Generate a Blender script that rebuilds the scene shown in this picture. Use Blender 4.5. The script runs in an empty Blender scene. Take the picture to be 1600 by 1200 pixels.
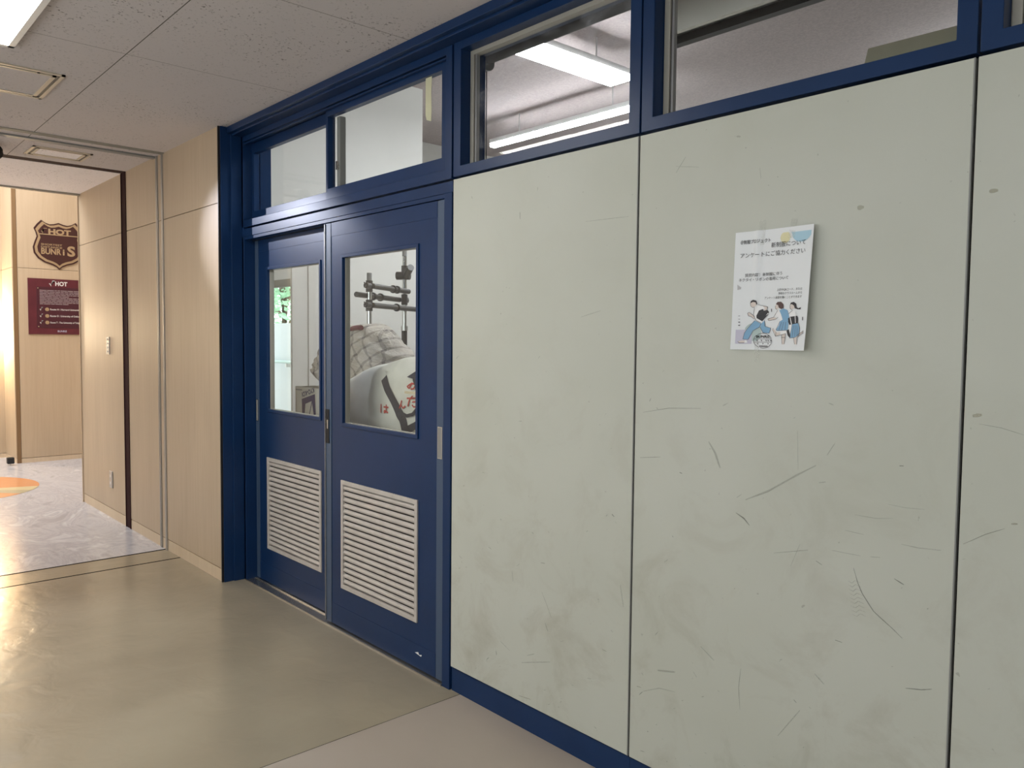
import bpy, bmesh, math, random
from mathutils import Vector, Matrix
random.seed(7)
sc = bpy.context.scene
COL = sc.collection
R = math.radians

# ---------------------------------------------------------------- camera
cd = bpy.data.cameras.new('camera'); cam = bpy.data.objects.new('camera', cd); COL.objects.link(cam)
fw = Vector((-0.7410527, 0.6692653, -0.0540812)); rt = Vector((0.6698089, 0.7424657, 0.0100365)); up = Vector((-0.0468705, 0.0287865, 0.9984861))
M = Matrix((rt, up, -fw)).transposed().to_4x4(); M.translation = Vector((0, -1.885, 1.3838))
cam.matrix_world = M
cd.sensor_width = 36; cd.lens = 1240.0/1600*36; cd.clip_start = 0.02; cd.clip_end = 200
sc.camera = cam
# ---------------------------------------------------------------- world, exposure
sc.view_settings.view_transform = 'Standard'; sc.view_settings.look = 'None'
sc.view_settings.exposure = 0.0; sc.view_settings.gamma = 1; sc.view_settings.use_curve_mapping = False
w = bpy.data.worlds.new('World'); sc.world = w; w.use_nodes = True
bg = w.node_tree.nodes['Background']; bg.inputs[0].default_value = (0.93, 0.98, 1.0, 1); bg.inputs[1].default_value = 3.55
HALL_W = 165; CORR_E = 29.0; ROOM_E = 54.0; SPOT_W = 150; SCONCE_E = 120

def light(name, kind, loc, energy, col, **kw):
    l = bpy.data.lights.new(name, kind); l.energy = energy; l.color = col
    for k, v in kw.items(): setattr(l, k, v)
    o = bpy.data.objects.new(name, l); COL.objects.link(o); o.location = loc; return o
hall = light('atrium_light', 'AREA', (-8.9, -1.6, 3.9), HALL_W, (.98, .96, .95), shape='RECTANGLE', size=2.2, size_y=3.0)
spot = light('spot_beam', 'SPOT', (-5.62, -1.15, 2.44), SPOT_W, (.80, .84, 1.0), spot_size=R(27), spot_blend=.9, shadow_soft_size=.012)
spot.rotation_euler = (Vector((-3.98, 0.0, 1.78))-Vector(spot.location)).to_track_quat('-Z', 'Y').to_euler()

# ---------------------------------------------------------------- mesh helpers
class MB:
    def __init__(s): s.v = []; s.f = []; s.m = []; s.cur = 0
    def add(s, vs, fs):
        b = len(s.v); s.v += [tuple(v) for v in vs]; s.f += [[b+i for i in f] for f in fs]; s.m += [s.cur]*len(fs); return s
    def box(s, x0, x1, y0, y1, z0, z1):
        if x0 > x1: x0, x1 = x1, x0
        if y0 > y1: y0, y1 = y1, y0
        if z0 > z1: z0, z1 = z1, z0
        return s.add([(x0,y0,z0),(x1,y0,z0),(x1,y1,z0),(x0,y1,z0),(x0,y0,z1),(x1,y0,z1),(x1,y1,z1),(x0,y1,z1)],
              [(0,3,2,1),(4,5,6,7),(0,1,5,4),(1,2,6,5),(2,3,7,6),(3,0,4,7)])
    def frame(s, x0, x1, z0, z1, w, y0, y1, wl=None, wr=None, wb=None, wt=None):
        wl = w if wl is None else wl; wr = w if wr is None else wr; wb = w if wb is None else wb; wt = w if wt is None else wt
        O = [(x0,z0),(x1,z0),(x1,z1),(x0,z1)]; I = [(x0+wl,z0+wb),(x1-wr,z0+wb),(x1-wr,z1-wt),(x0+wl,z1-wt)]
        vs = [(x,y0,z) for x,z in O]+[(x,y0,z) for x,z in I]+[(x,y1,z) for x,z in O]+[(x,y1,z) for x,z in I]
        fs = []
        for i in range(4):
            j = (i+1) % 4
            fs += [(i,j,4+j,4+i), (8+j,8+i,12+i,12+j), (j,i,8+i,8+j), (4+i,4+j,12+j,12+i)]
        return s.add(vs, fs)
    def tube(s, a, b, r, r2=None, n=16, cap=True):
        a = Vector(a); b = Vector(b); d = (b-a).normalized(); r2 = r if r2 is None else r2
        u = d.orthogonal().normalized(); w_ = d.cross(u)
        vs = []
        for c, rr in ((a, r), (b, r2)):
            for i in range(n):
                t = 2*math.pi*i/n; vs.append(c+u*rr*math.cos(t)+w_*rr*math.sin(t))
        fs = [(i,(i+1)%n,n+(i+1)%n,n+i) for i in range(n)]
        if cap: fs += [tuple(range(n))[::-1], tuple(range(n,2*n))]
        return s.add(vs, fs)
    def path(s, pts, r, n=10):
        pts = [Vector(p) for p in pts]; rings = []
        for i, p in enumerate(pts):
            d = (pts[min(i+1,len(pts)-1)]-pts[max(i-1,0)]).normalized()
            u = d.cross(Vector((0,0,1))); u = (d.orthogonal() if u.length < 1e-3 else u).normalized(); w_ = d.cross(u)
            rings.append([p+u*r*math.cos(2*math.pi*k/n)+w_*r*math.sin(2*math.pi*k/n) for k in range(n)])
        vs = [v for q in rings for v in q]
        fs = [(i*n+k,i*n+(k+1)%n,(i+1)*n+(k+1)%n,(i+1)*n+k) for i in range(len(pts)-1) for k in range(n)]
        fs += [tuple(range(n))[::-1], tuple((len(pts)-1)*n+k for k in range(n))]
        return s.add(vs, fs)
    def poly(s, pts): return s.add(pts, [tuple(range(len(pts)))])
    def prism(s, pts, off):
        off = Vector(off); n = len(pts); P = [Vector(p) for p in pts]
        return s.add(P+[p+off for p in P], [tuple(range(n))[::-1], tuple(range(n,2*n))]+[(i,(i+1)%n,n+(i+1)%n,n+i) for i in range(n)])
    def build(s, name, mats, parent=None, bevel=0, smooth=False, sub=0):
        me = bpy.data.meshes.new(name)
        off = parent_loc(parent)
        me.from_pydata([(v[0]-off[0], v[1]-off[1], v[2]-off[2]) for v in s.v], [], s.f)
        if not isinstance(mats, (list, tuple)): mats = [mats]
        for m_ in mats: me.materials.append(m_)
        for p, k in zip(me.polygons, s.m): p.material_index = k; p.use_smooth = smooth
        bm = bmesh.new(); bm.from_mesh(me); bmesh.ops.recalc_face_normals(bm, faces=bm.faces); bm.to_mesh(me); bm.free()
        o = bpy.data.objects.new(name, me); COL.objects.link(o)
        if parent: o.parent = parent
        if bevel:
            b = o.modifiers.new('bevel', 'BEVEL'); b.width = bevel; b.segments = 2; b.limit_method = 'ANGLE'; b.angle_limit = R(40)
        if sub:
            b = o.modifiers.new('sub', 'SUBSURF'); b.levels = sub; b.render_levels = sub
        if smooth and not sub:
            try:
                for e in me.edges: pass
                me.set_sharp_from_angle(angle=R(40))
            except Exception: pass
        return o
def parent_loc(p):
    t = Vector((0,0,0))
    while p is not None: t += Vector(p.location); p = p.parent
    return t
def empty(name, loc):
    o = bpy.data.objects.new(name, None); COL.objects.link(o); o.location = loc; o.empty_display_size = .05; return o
def thing(name, label, cat, loc, group=None):
    o = empty(name, loc); tag(o, label, cat, group); return o
def tag(o, label, cat, group=None):
    o['label'] = label; o['category'] = cat
    if group: o['group'] = group
    return o
def struct(o, label=None):
    o['kind'] = 'structure'
    if label: o['label'] = label
    return o

# ---------------------------------------------------------------- materials
def nt(name):
    m_ = bpy.data.materials.new(name); m_.use_nodes = True
    return m_, m_.node_tree.nodes, m_.node_tree.links, m_.node_tree.nodes['Principled BSDF']
def flat(name, col, rough=.5, metal=0, spec=.5, coat=0):
    m_, n, l, p = nt(name)
    p.inputs['Base Color'].default_value = (*col, 1); p.inputs['Roughness'].default_value = rough
    p.inputs['Metallic'].default_value = metal; p.inputs['Specular IOR Level'].default_value = spec
    p.inputs['Coat Weight'].default_value = coat
    tex = n.new('ShaderNodeTexNoise'); tex.inputs['Scale'].default_value = 14; tex.inputs['Detail'].default_value = 4
    co = n.new('ShaderNodeTexCoord'); l.new(co.outputs['Object'], tex.inputs['Vector'])
    mr = n.new('ShaderNodeMapRange'); mr.inputs['To Min'].default_value = max(0, rough-.05); mr.inputs['To Max'].default_value = min(1, rough+.05)
    l.new(tex.outputs['Fac'], mr.inputs['Value']); l.new(mr.outputs[0], p.inputs['Roughness'])
    return m_
def ramp(n, l, src, stops):
    r_ = n.new('ShaderNodeValToRGB'); e = r_.color_ramp.elements
    e[0].position = stops[0][0]; e[0].color = (*stops[0][1], 1)
    e[1].position = stops[-1][0]; e[1].color = (*stops[-1][1], 1)
    for pos, c in stops[1:-1]:
        x = e.new(pos); x.color = (*c, 1)
    l.new(src, r_.inputs[0]); return r_
def noise(n, l, scale, detail=5, vec=(1,1,1), rough=.55, dist=0):
    co = n.new('ShaderNodeTexCoord'); mp = n.new('ShaderNodeMapping'); mp.inputs['Scale'].default_value = vec
    t = n.new('ShaderNodeTexNoise'); t.inputs['Scale'].default_value = scale; t.inputs['Detail'].default_value = detail
    t.inputs['Roughness'].default_value = rough; t.inputs['Distortion'].default_value = dist
    l.new(co.outputs['Object'], mp.inputs[0]); l.new(mp.outputs[0], t.inputs['Vector']); return t
def mix(n, l, fac, a, b, mode='MIX'):
    x = n.new('ShaderNodeMix'); x.data_type = 'RGBA'; x.blend_type = mode
    for s_, v in ((x.inputs[0], fac), (x.inputs[6], a), (x.inputs[7], b)):
        if hasattr(v, 'links') or isinstance(v, bpy.types.NodeSocket): l.new(v, s_)
        elif isinstance(v, tuple): s_.default_value = (*v, 1)
        else: s_.default_value = v
    return x.outputs[2]
def bump(n, l, p, h, strength, dist=.01):
    b = n.new('ShaderNodeBump'); b.inputs['Strength'].default_value = strength; b.inputs['Distance'].default_value = dist
    l.new(h, b.inputs['Height']); l.new(b.outputs[0], p.inputs['Normal']); return b
def noisy(name, c1, c2, scale, rough=.5, vec=(1,1,1), detail=6, bs=0, metal=0, lo=.3, hi=.7, spec=.5, dist=0):
    m_, n, l, p = nt(name); t = noise(n, l, scale, detail, vec, dist=dist)
    r_ = ramp(n, l, t.outputs['Fac'], [(lo, c1), (hi, c2)]); l.new(r_.outputs[0], p.inputs['Base Color'])
    p.inputs['Roughness'].default_value = rough; p.inputs['Metallic'].default_value = metal; p.inputs['Specular IOR Level'].default_value = spec
    if bs: bump(n, l, p, t.outputs['Fac'], bs)
    return m_
def emis(name, col, e):
    m_, n, l, p = nt(name); p.inputs['Base Color'].default_value = (.9,.9,.9,1)
    p.inputs['Emission Color'].default_value = (*col, 1); p.inputs['Emission Strength'].default_value = e
    return m_
def glass_mat(name, smudge=0.0, tint=(1,1,1), refl=1.0):
    m_, n, l, p = nt(name); n.remove(p)
    out = n['Material Output']; tr = n.new('ShaderNodeBsdfTransparent'); tr.inputs[0].default_value = (*tint, 1)
    gl = n.new('ShaderNodeBsdfGlossy'); gl.inputs['Roughness'].default_value = .02; gl.inputs[0].default_value = (refl,refl,refl,1)
    lw = n.new('ShaderNodeLayerWeight'); lw.inputs[0].default_value = .5; pwn = n.new('ShaderNodeMath'); pwn.operation = 'POWER'; pwn.inputs[1].default_value = 5; l.new(lw.outputs['Facing'], pwn.inputs[0])
    fr = n.new('ShaderNodeMath'); fr.operation = 'MULTIPLY_ADD'; fr.inputs[1].default_value = .6; fr.inputs[2].default_value = .018; l.new(pwn.outputs[0], fr.inputs[0])
    mx = n.new('ShaderNodeMixShader'); l.new(fr.outputs[0], mx.inputs[0]); l.new(tr.outputs[0], mx.inputs[1]); l.new(gl.outputs[0], mx.inputs[2])
    last = mx
    if smudge:
        df = n.new('ShaderNodeBsdfTranslucent'); df.inputs[0].default_value = (.95,.96,1,1)
        d2 = n.new('ShaderNodeBsdfDiffuse'); d2.inputs[0].default_value = (.85,.87,.95,1); ms = n.new('ShaderNodeMixShader'); ms.inputs[0].default_value = .35
        l.new(df.outputs[0], ms.inputs[1]); l.new(d2.outputs[0], ms.inputs[2])
        t = noise(n, l, 3.2, 8, (1,1,2.2), .6, 1.6); r_ = ramp(n, l, t.outputs['Fac'], [(.48, (0,0,0)), (.75, (smudge,)*3)])
        t2 = noise(n, l, 38, 4, (1,1,2), .7, .6); r2 = ramp(n, l, t2.outputs['Fac'], [(.60, (0,0,0)), (.72, (1,1,1))])
        mm = mix(n, l, .25, r_.outputs[0], r2.outputs[0], 'MULTIPLY'); 
        ad = n.new('ShaderNodeMath'); ad.operation = 'MULTIPLY_ADD'; l.new(r_.outputs[0], ad.inputs[0]); l.new(r2.outputs[0], ad.inputs[1]); l.new(r_.outputs[0], ad.inputs[2]); ad.use_clamp = True
        m2 = n.new('ShaderNodeMixShader'); l.new(ad.outputs[0], m2.inputs[0]); l.new(mx.outputs[0], m2.inputs[1]); l.new(ms.outputs[0], m2.inputs[2]); last = m2
    l.new(last.outputs[0], out.inputs[0]); return m_

BLUE_D = (.0050, .024, .078); BLUE_L = (.0065, .029, .094)
blue = noisy('blue_paint', BLUE_D, BLUE_L, 6, .34, bs=.03, spec=.28)
blue_edge = flat('blue_grey_strip', (.045, .075, .13), .4)
black = flat('black_rubber', (.008, .008, .01), .6)
gap = flat('black_joint', (.010,.008,.008), 1.0, spec=0)
alu = noisy('aluminium', (.42,.42,.42), (.58,.57,.56), 30, .38, (1,1,.05), metal=.85)
louv = noisy('louver_metal', (.46,.425,.39), (.56,.52,.48), 12, .42, bs=.02, metal=.2)
steel = flat('steel_track', (.55,.52,.47), .25, .9)
beige = flat('beige_aluminium', (.36,.34,.29), .45, .2)
chrome = flat('chrome', (.62,.61,.58), .18, 1)
dkplastic = flat('dark_plastic', (.014,.012,.011), .4)
maroon = flat('maroon_paint', (.024,.003,.004), .8, spec=.2)
white_paint = noisy('white_wall_paint', (.62,.61,.57), (.70,.69,.65), 2.5, .6)
white_metal = flat('white_metal', (.78,.78,.76), .4)
grey = flat('grey_metal', (.22,.22,.21), .5)
glass = glass_mat('clear_glass', 0, (.97,.985,.98))
glass_dirty = glass_mat('smudged_glass', .17, (.96,.97,.97))
# main wall panel: off-white laminate with rubbed grime
def panel_mat():
    m_, n, l, p = nt('off_white_panel')
    a = noise(n, l, 1.3, 3); base = ramp(n, l, a.outputs['Fac'], [(.3, (.46,.47,.40)), (.7, (.515,.525,.465))]).outputs[0]
    b = noise(n, l, 4.5, 9, (1,1,1), .68, .6); bm_ = ramp(n, l, b.outputs['Fac'], [(.50, (0,0,0)), (.74, (1,1,1))])
    g = n.new('ShaderNodeNewGeometry'); sx = n.new('ShaderNodeSeparateXYZ'); l.new(g.outputs['Position'], sx.inputs[0])
    mr = n.new('ShaderNodeMapRange'); mr.inputs[1].default_value = 1.5; mr.inputs[2].default_value = 0.05; mr.inputs[3].default_value = .06; mr.inputs[4].default_value = .55
    l.new(sx.outputs['Z'], mr.inputs[0])
    mu = n.new('ShaderNodeMath'); mu.operation = 'MULTIPLY'; l.new(bm_.outputs[0], mu.inputs[0]); l.new(mr.outputs[0], mu.inputs[1])
    c1 = mix(n, l, mu.outputs[0], base, (.29,.255,.185))
    s_ = noise(n, l, 55, 2, (1,1,1), .5, .4); sp = ramp(n, l, s_.outputs['Fac'], [(.735, (0,0,0)), (.77, (1,1,1))])
    mu2 = n.new('ShaderNodeMath'); mu2.operation = 'MULTIPLY'; mu2.inputs[1].default_value = .45; l.new(sp.outputs[0], mu2.inputs[0])
    c2 = mix(n, l, mu2.outputs[0], c1, (.2,.19,.16)); l.new(c2, p.inputs['Base Color'])
    p.inputs['Roughness'].default_value = .5; p.inputs['Specular IOR Level'].default_value = .35
    f = noise(n, l, 260, 2); bump(n, l, p, f.outputs['Fac'], .06, .001); return m_
panelm = panel_mat()
def wood_mat(name, c1, c2, c3):
    m_, n, l, p = nt(name)
    a = noise(n, l, 3.0, 4, (1,1,.25), .5, .4); b = noise(n, l, 42, 6, (1,1,.045), .6, .3)
    A = ramp(n, l, a.outputs['Fac'], [(.3, c1), (.7, c2)]).outputs[0]; B = ramp(n, l, b.outputs['Fac'], [(.42, (0,0,0)), (.72, (1,1,1))])
    mu = n.new('ShaderNodeMath'); mu.operation = 'MULTIPLY'; mu.inputs[1].default_value = .35; l.new(B.outputs[0], mu.inputs[0])
    l.new(mix(n, l, mu.outputs[0], A, c3), p.inputs['Base Color'])
    p.inputs['Roughness'].default_value = .47; p.inputs['Specular IOR Level'].default_value = .35; bump(n, l, p, b.outputs['Fac'], .03, .002); return m_
wood = wood_mat('maple_panel', (.475,.37,.258), (.54,.425,.30), (.41,.305,.20))
wood_lt = wood_mat('pale_maple_baseboard', (.60,.47,.33), (.66,.53,.38), (.52,.39,.26))
def ceil_mat(name, tiles):
    m_, n, l, p = nt(name)
    g = n.new('ShaderNodeNewGeometry'); sx = n.new('ShaderNodeSeparateXYZ'); l.new(g.outputs['Position'], sx.inputs[0])
    # worm-like pits
    a = noise(n, l, 88, 2.5, (1,1,1), .5, .6); pit = ramp(n, l, a.outputs['Fac'], [(.62, (0,0,0)), (.68, (1,1,1))])
    d = noise(n, l, 2.2, 2); dm = ramp(n, l, d.outputs['Fac'], [(.38, (.18,)*3), (.62, (1,1,1))])
    mu = n.new('ShaderNodeMath'); mu.operation = 'MULTIPLY'; l.new(pit.outputs[0], mu.inputs[0]); l.new(dm.outputs[0], mu.inputs[1])
    c = mix(n, l, mu.outputs[0], (.60,.555,.54), (.22,.20,.185))
    if tiles:
        def seam(axis, off, step):
            q = n.new('ShaderNodeMath'); q.operation = 'ADD'; q.inputs[1].default_value = -off+step*20+step/2; l.new(sx.outputs[axis], q.inputs[0])
            m2 = n.new('ShaderNodeMath'); m2.operation = 'MODULO'; m2.inputs[1].default_value = step; l.new(q.outputs[0], m2.inputs[0])
            s2 = n.new('ShaderNodeMath'); s2.operation = 'SUBTRACT'; s2.inputs[1].default_value = step/2; l.new(m2.outputs[0], s2.inputs[0])
            ab = n.new('ShaderNodeMath'); ab.operation = 'ABSOLUTE'; l.new(s2.outputs[0], ab.inputs[0])
            lt = n.new('ShaderNodeMath'); lt.operation = 'LESS_THAN'; lt.inputs[1].default_value = .0021; l.new(ab.outputs[0], lt.inputs[0]); return lt.outputs[0]
        s1 = seam('Y', -.836, .93); s2 = seam('X', -3.557, .93*2-.0)
        s3 = seam('X', -2.622, 30)
        c = mix(n, l, s1, c, (.13,.115,.10)); c = mix(n, l, s2, c, (.26,.24,.22)); c = mix(n, l, s3, c, (.26,.24,.22))
    l.new(c, p.inputs['Base Color']); p.inputs['Roughness'].default_value = .9; p.inputs['Specular IOR Level'].default_value = .1
    iv = n.new('ShaderNodeMath'); iv.operation = 'SUBTRACT'; iv.inputs[0].default_value = 1; l.new(mu.outputs[0], iv.inputs[1]); bump(n, l, p, iv.outputs[0], .5, .003)
    return m_
ceilm = ceil_mat('pitted_ceiling_board', True); ceil_hall = ceil_mat('pitted_ceiling_board_lit', False)
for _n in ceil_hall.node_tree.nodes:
    if _n.type == 'MIX' and not _n.inputs[6].is_linked: _n.inputs[6].default_value = (.93,.88,.87,1); _n.inputs[7].default_value = (.40,.36,.34,1)  # lighter copy of the board: brighter hall light is put into its colour
def floor_mat(name, c1, c2, c3, rough, bs, sc_=1.1):
    m_, n, l, p = nt(name)
    a = noise(n, l, sc_, 4, (1,1,1), .5, .15); A = ramp(n, l, a.outputs['Fac'], [(.3, c1), (.52, c2), (.72, c3)]).outputs[0]
    b = noise(n, l, 90, 2); B = ramp(n, l, b.outputs['Fac'], [(.72, (0,0,0)), (.78, (1,1,1))])
    mu = n.new('ShaderNodeMath'); mu.operation = 'MULTIPLY'; mu.inputs[1].default_value = .10; l.new(B.outputs[0], mu.inputs[0])
    l.new(mix(n, l, mu.outputs[0], A, (.08,.07,.06)), p.inputs['Base Color'])
    r_ = n.new('ShaderNodeMapRange'); r_.inputs[3].default_value = rough-.03; r_.inputs[4].default_value = rough+.03; l.new(a.outputs['Fac'], r_.inputs[0]); l.new(r_.outputs[0], p.inputs['Roughness'])
    h = noise(n, l, 7, 3, (1,1,1), .5, .5); bump(n, l, p, h.outputs['Fac'], bs, .02); return m_
fl_corr = floor_mat('polished_corridor_floor', (.275,.235,.17), (.32,.275,.20), (.365,.315,.235),   .22, .20)
fl_pink = floor_mat('dull_floor_section', (.36,.31,.255), (.39,.335,.28), (.42,.365,.305), .42, .06)
def marble():
    m_, n, l, p = nt('pale_marbled_floor')
    a = noise(n, l, 1.6, 8, (1,2.2,1), .62, 2.2); A = ramp(n, l, a.outputs['Fac'], [(.34, (.38,.385,.42)), (.46, (.50,.505,.56)), (.54, (.43,.435,.48)), (.66, (.58,.585,.65))]).outputs[0]
    l.new(A, p.inputs['Base Color']); p.inputs['Roughness'].default_value = .20
    h = noise(n, l, 5, 3, (1,1,1), .5, .5); bump(n, l, p, h.outputs['Fac'], .12, .02); return m_
fl_hall = marble()
# ================================================================ SETTING
# ---- floor: one mesh, four pavings
f = MB(); Y0 = -3.6
def fl(x0, x1, y0, y1, k): f.cur = k; f.add([(x0,y0,0),(x1,y0,0),(x1,y1,0),(x0,y1,0)], [(0,1,2,3)])
fl(-10.52, -5.33, Y0, .95, 2); fl(-5.33, -5.308, Y0, .0, 3); fl(-5.308, -5.067, Y0, .0, 0); fl(-5.067, -5.05, Y0, .0, 3)
fl(-5.05, -2.385, Y0, .02, 0); fl(-2.385, -2.382, Y0, .02, 3); fl(-2.382, 4.5, Y0, .02, 1)
struct(f.build('floor', [fl_corr, fl_pink, fl_hall, gap]))
room_floor = noisy('grey_vinyl', (.42,.41,.38), (.50,.48,.45), 3, .5)
struct(MB().box(-7.27, 3.0, .022, 6.0, -.04, -.001).build('floor', room_floor))
# ---- ceilings
struct(MB().box(-7.25, -6.15, Y0, -.12, 2.55, 2.60).build('ceiling', ceil_hall))
struct(MB().box(-6.04, 4.5, Y0, -.06, 2.55, 2.60).build('ceiling', ceilm))
struct(MB().box(-10.7, -7.25, Y0, 1.05, 4.1, 4.15).build('ceiling', white_paint))
struct(MB().box(-7.30, -7.25, Y0, -.12, 2.548, 4.1).build('ceiling', white_paint))
struct(MB().box(-7.285, -7.252, Y0, -.12, 2.535, 2.548).build('trim_1', beige), 'pale edge strip where the low ceiling ends before the hall')
pink_ceil = noisy('room_ceiling_board', (.40,.345,.335), (.49,.425,.41), 70, .9, lo=.35, hi=.65, bs=.1)
struct(MB().box(-6.6, 3.0, .165, 6.0, 3.35, 3.40).build('ceiling', pink_ceil))
# ---- maroon shutter slot round the corridor
m = MB(); m.box(-6.15, -6.04, -.1205, .0, 0, 2.62); m.box(-6.15, -6.04, Y0, -.12, 2.552, 2.62)
m.box(-6.150, -6.145, -.125, -.12, 0, 2.55); m.box(-6.045, -6.04, -.125, -.12, 0, 2.55)
struct(m.build('trim_2', maroon), 'dark maroon slot band running up the wood wall and over the ceiling')
# ---- wood wall (left): carcass with separate veneered panels
wl = struct(empty('wall_left', (-5.8, -.1, 0)))
MB().box(-7.30, -6.16, -.10, .165, 0, 3.3).build('wall_core', white_paint, wl)
MB().box(-6.03, -4.405, -.10, .165, 0, 3.3).build('wall_core', white_paint, wl)
MB().box(-7.30, -7.27, .165, 1.05, 0, 4.1).build('wall_core', wood, wl)
MB().box(-7.25, -7.20, -.12, .165, 2.55, 4.1).build('wall_core', white_paint, wl)
ZS = 2.133
for x0, x1 in ((-7.30, -6.15), (-6.04, -5.405), (-5.375, -5.305), (-5.28, -4.392)):
    MB().box(x0, x1, -.12, -.098, .075, ZS-.002).build('wood_panel', wood, wl)
    MB().box(x0, x1, -.12, -.098, ZS+.002, 2.55).build('wood_panel', wood, wl)
    MB().box(x0, x1, -.119, -.098, .0, .070).build('baseboard', wood_lt, wl)
MB().box(-7.304, -7.298, -.13, .16, 0, 2.55).build('corner_strip', wood_lt, wl)
MB().box(-4.392, -4.384, -.126, -.0, 0, 2.55).build('corner_strip', dkplastic, wl)['label'] = 'dark edge strip where wood meets the blue frame'
# shutter guide rails
def rail(xs, label):
    t = thing('shutter_guide_rail', label, 'rail', (sum(xs)/len(xs), -.12, 0), 'shutter guide rails in the wood wall')
    for x in xs: MB().box(x-.004, x+.004, -.127, -.09, 0, 2.55).build('rail_strip', alu, t)
    MB().box(xs[0]-.006, xs[-1]+.006, -.104, -.095, 0, 2.55).build('rail_channel', black, t)
rail((-5.400, -5.383), 'pale metal guide rail in the wood wall, farther from the blue doors')
rail((-5.300, -5.286), 'thin double metal guide rail in the wood wall, nearer the blue doors')
# ceiling shutter tracks
t = thing('ceiling_track', 'wide grey shutter track crossing the ceiling beside the hatch', 'track', (-5.43, -1.8, 2.55))
MB().box(-5.46, -5.405, Y0, -.12, 2.540, 2.551).build('track_body', grey, t)
t = thing('ceiling_track', 'thin double metal track crossing the ceiling nearer the camera', 'track', (-5.28, -1.8, 2.55))
for x in (-5.298, -5.278, -5.258): MB().box(x-.003, x+.003, Y0, -.12, 2.543, 2.551).build('track_lip', beige, t)
MB().box(-5.295, -5.262, Y0, -.12, 2.5475, 2.551).build('track_gap', dkplastic, t)
# ---- hall walls beyond: sign wall, stub return, far wall
wf = struct(empty('wall_hall', (-9.97, .2, 0)))
for z0, z1 in ((.055, 2.119), (2.123, 4.1)): MB().box(-10.1, -9.95, -.085, 1.0, z0, z1).build('wood_panel', wood, wf)
MB().box(-10.1, -9.951, -.085, 1.0, 0, .05).build('baseboard', wood_lt, wf)
MB().box(-10.1, -9.953, -.127, -.088, 0, 4.1).build('corner_strip', wood_mat('brown_corner_wood', (.20,.12,.055), (.23,.14,.07), (.15,.08,.04)), wf)
for z0, z1 in ((.055, 2.119), (2.123, 4.1)): MB().box(-10.52, -9.957, -.135, -.100, z0, z1).build('wood_panel', wood, wf)
MB().box(-10.52, -9.957, -.134, -.100, 0, .05).build('baseboard', wood_lt, wf)
for z0, z1 in ((.055, 2.119), (2.123, 4.1)): MB().box(-10.6, -10.52, Y0, -.12, z0, z1).build('wood_panel', wood, wf)
MB().box(-10.6, -10.521, Y0, -.12, 0, .05).build('baseboard', wood_lt, wf)
MB().box(-9.95, -7.3, .95, 1.0, 0, 4.1).build('wall_core', wood, wf)
# ---- opposite corridor wall with its windows, right end wall (behind the photographer)
wb = MB(); wb.box(-7.3, 4.5, Y0-.15, Y0, 0, .95); wb.box(-7.3, 4.5, Y0-.15, Y0, 2.25, 4.1); wb.box(-10.6, -7.3, Y0-.15, Y0, 0, 2.8); wb.box(-10.6, -10.3, Y0-.15, Y0, 2.8, 4.1)
wb.box(-7.3, -4.2, Y0-.15, Y0, .95, 2.25); wb.box(3.6, 4.5, Y0-.15, Y0, .95, 2.25)
struct(wb.build('wall_back', white_paint))
wn = struct(empty('window_back', (-.3, Y0, .95)))
for i in range(4):
    x = -4.2+i*1.95; MB().frame(x, x+1.95, .95, 2.25, .05, Y0-.1, Y0-.03).build('window_frame', alu, wn)
    MB().box(x+.95, x+1.0, Y0-.09, Y0-.04, 1.0, 2.2).build('mullion', alu, wn)
MB().frame(-10.3, -7.3, 2.8, 4.1, .06, Y0-.12, Y0-.04).build('window_frame', alu, wn); MB().box(-8.83, -8.77, Y0-.1, Y0-.05, 2.85, 4.05).build('mullion', alu, wn)  # unseen hall clerestory, added to let daylight into the hall
struct(MB().box(4.5, 4.6, Y0, .0, 0, 2.6).build('wall_right', white_paint))

# ---- main blue-framed wall (front)
WF = struct(empty('wall_front', (-.6, 0, 0)))
SEAM = [(-2.432, -1.536), (-1.528, -.626), (-.618, .284), (.292, 1.194), (1.202, 2.104), (2.112, 3.014), (3.022, 3.924)]
MB().box(-2.44, 4.5, .022, .10, 0, 2.0).build('backing', black, WF)
panels = []
for a, b in SEAM:
    panels.append(MB().box(a, b, 0, .02, .0995, 1.997).build('wall_panel', panelm, WF, bevel=.0012))
for a, b in SEAM[:3]:
    MB().box(b-.0005, b+.0025, -.0006, .012, .0995, 1.997).build('edge_strip', grey, WF)
for a, b in SEAM:
    struct(MB().box(a-.003, b+.004, .008, .022, 0, .092).build('baseboard_front', blue, bevel=.001))
# header rail under ceiling
h = MB(); h.box(-4.384, 4.5, -.078, .06, 2.516, 2.556); h.box(-4.384, 4.5, -.055, .06, 2.506, 2.517)
struct(h.build('trim_3', blue, bevel=.002), 'blue header rail along the ceiling')
struct(MB().box(-4.40, 4.5, .06, .165, 2.50, 3.34).build('trim_4', blue))
# left blue jamb (stepped)
j = MB(); j.box(-4.384, -4.376, -.115, .165, 0, 2.55); j.box(-4.378, -4.366, -.06, .0, 0, 2.55); j.box(-4.378, -4.35, .0, .165, 0, 2.52)
struct(j.build('trim_5', blue, bevel=.0015), 'blue stepped jamb beside the wood wall')

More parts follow.
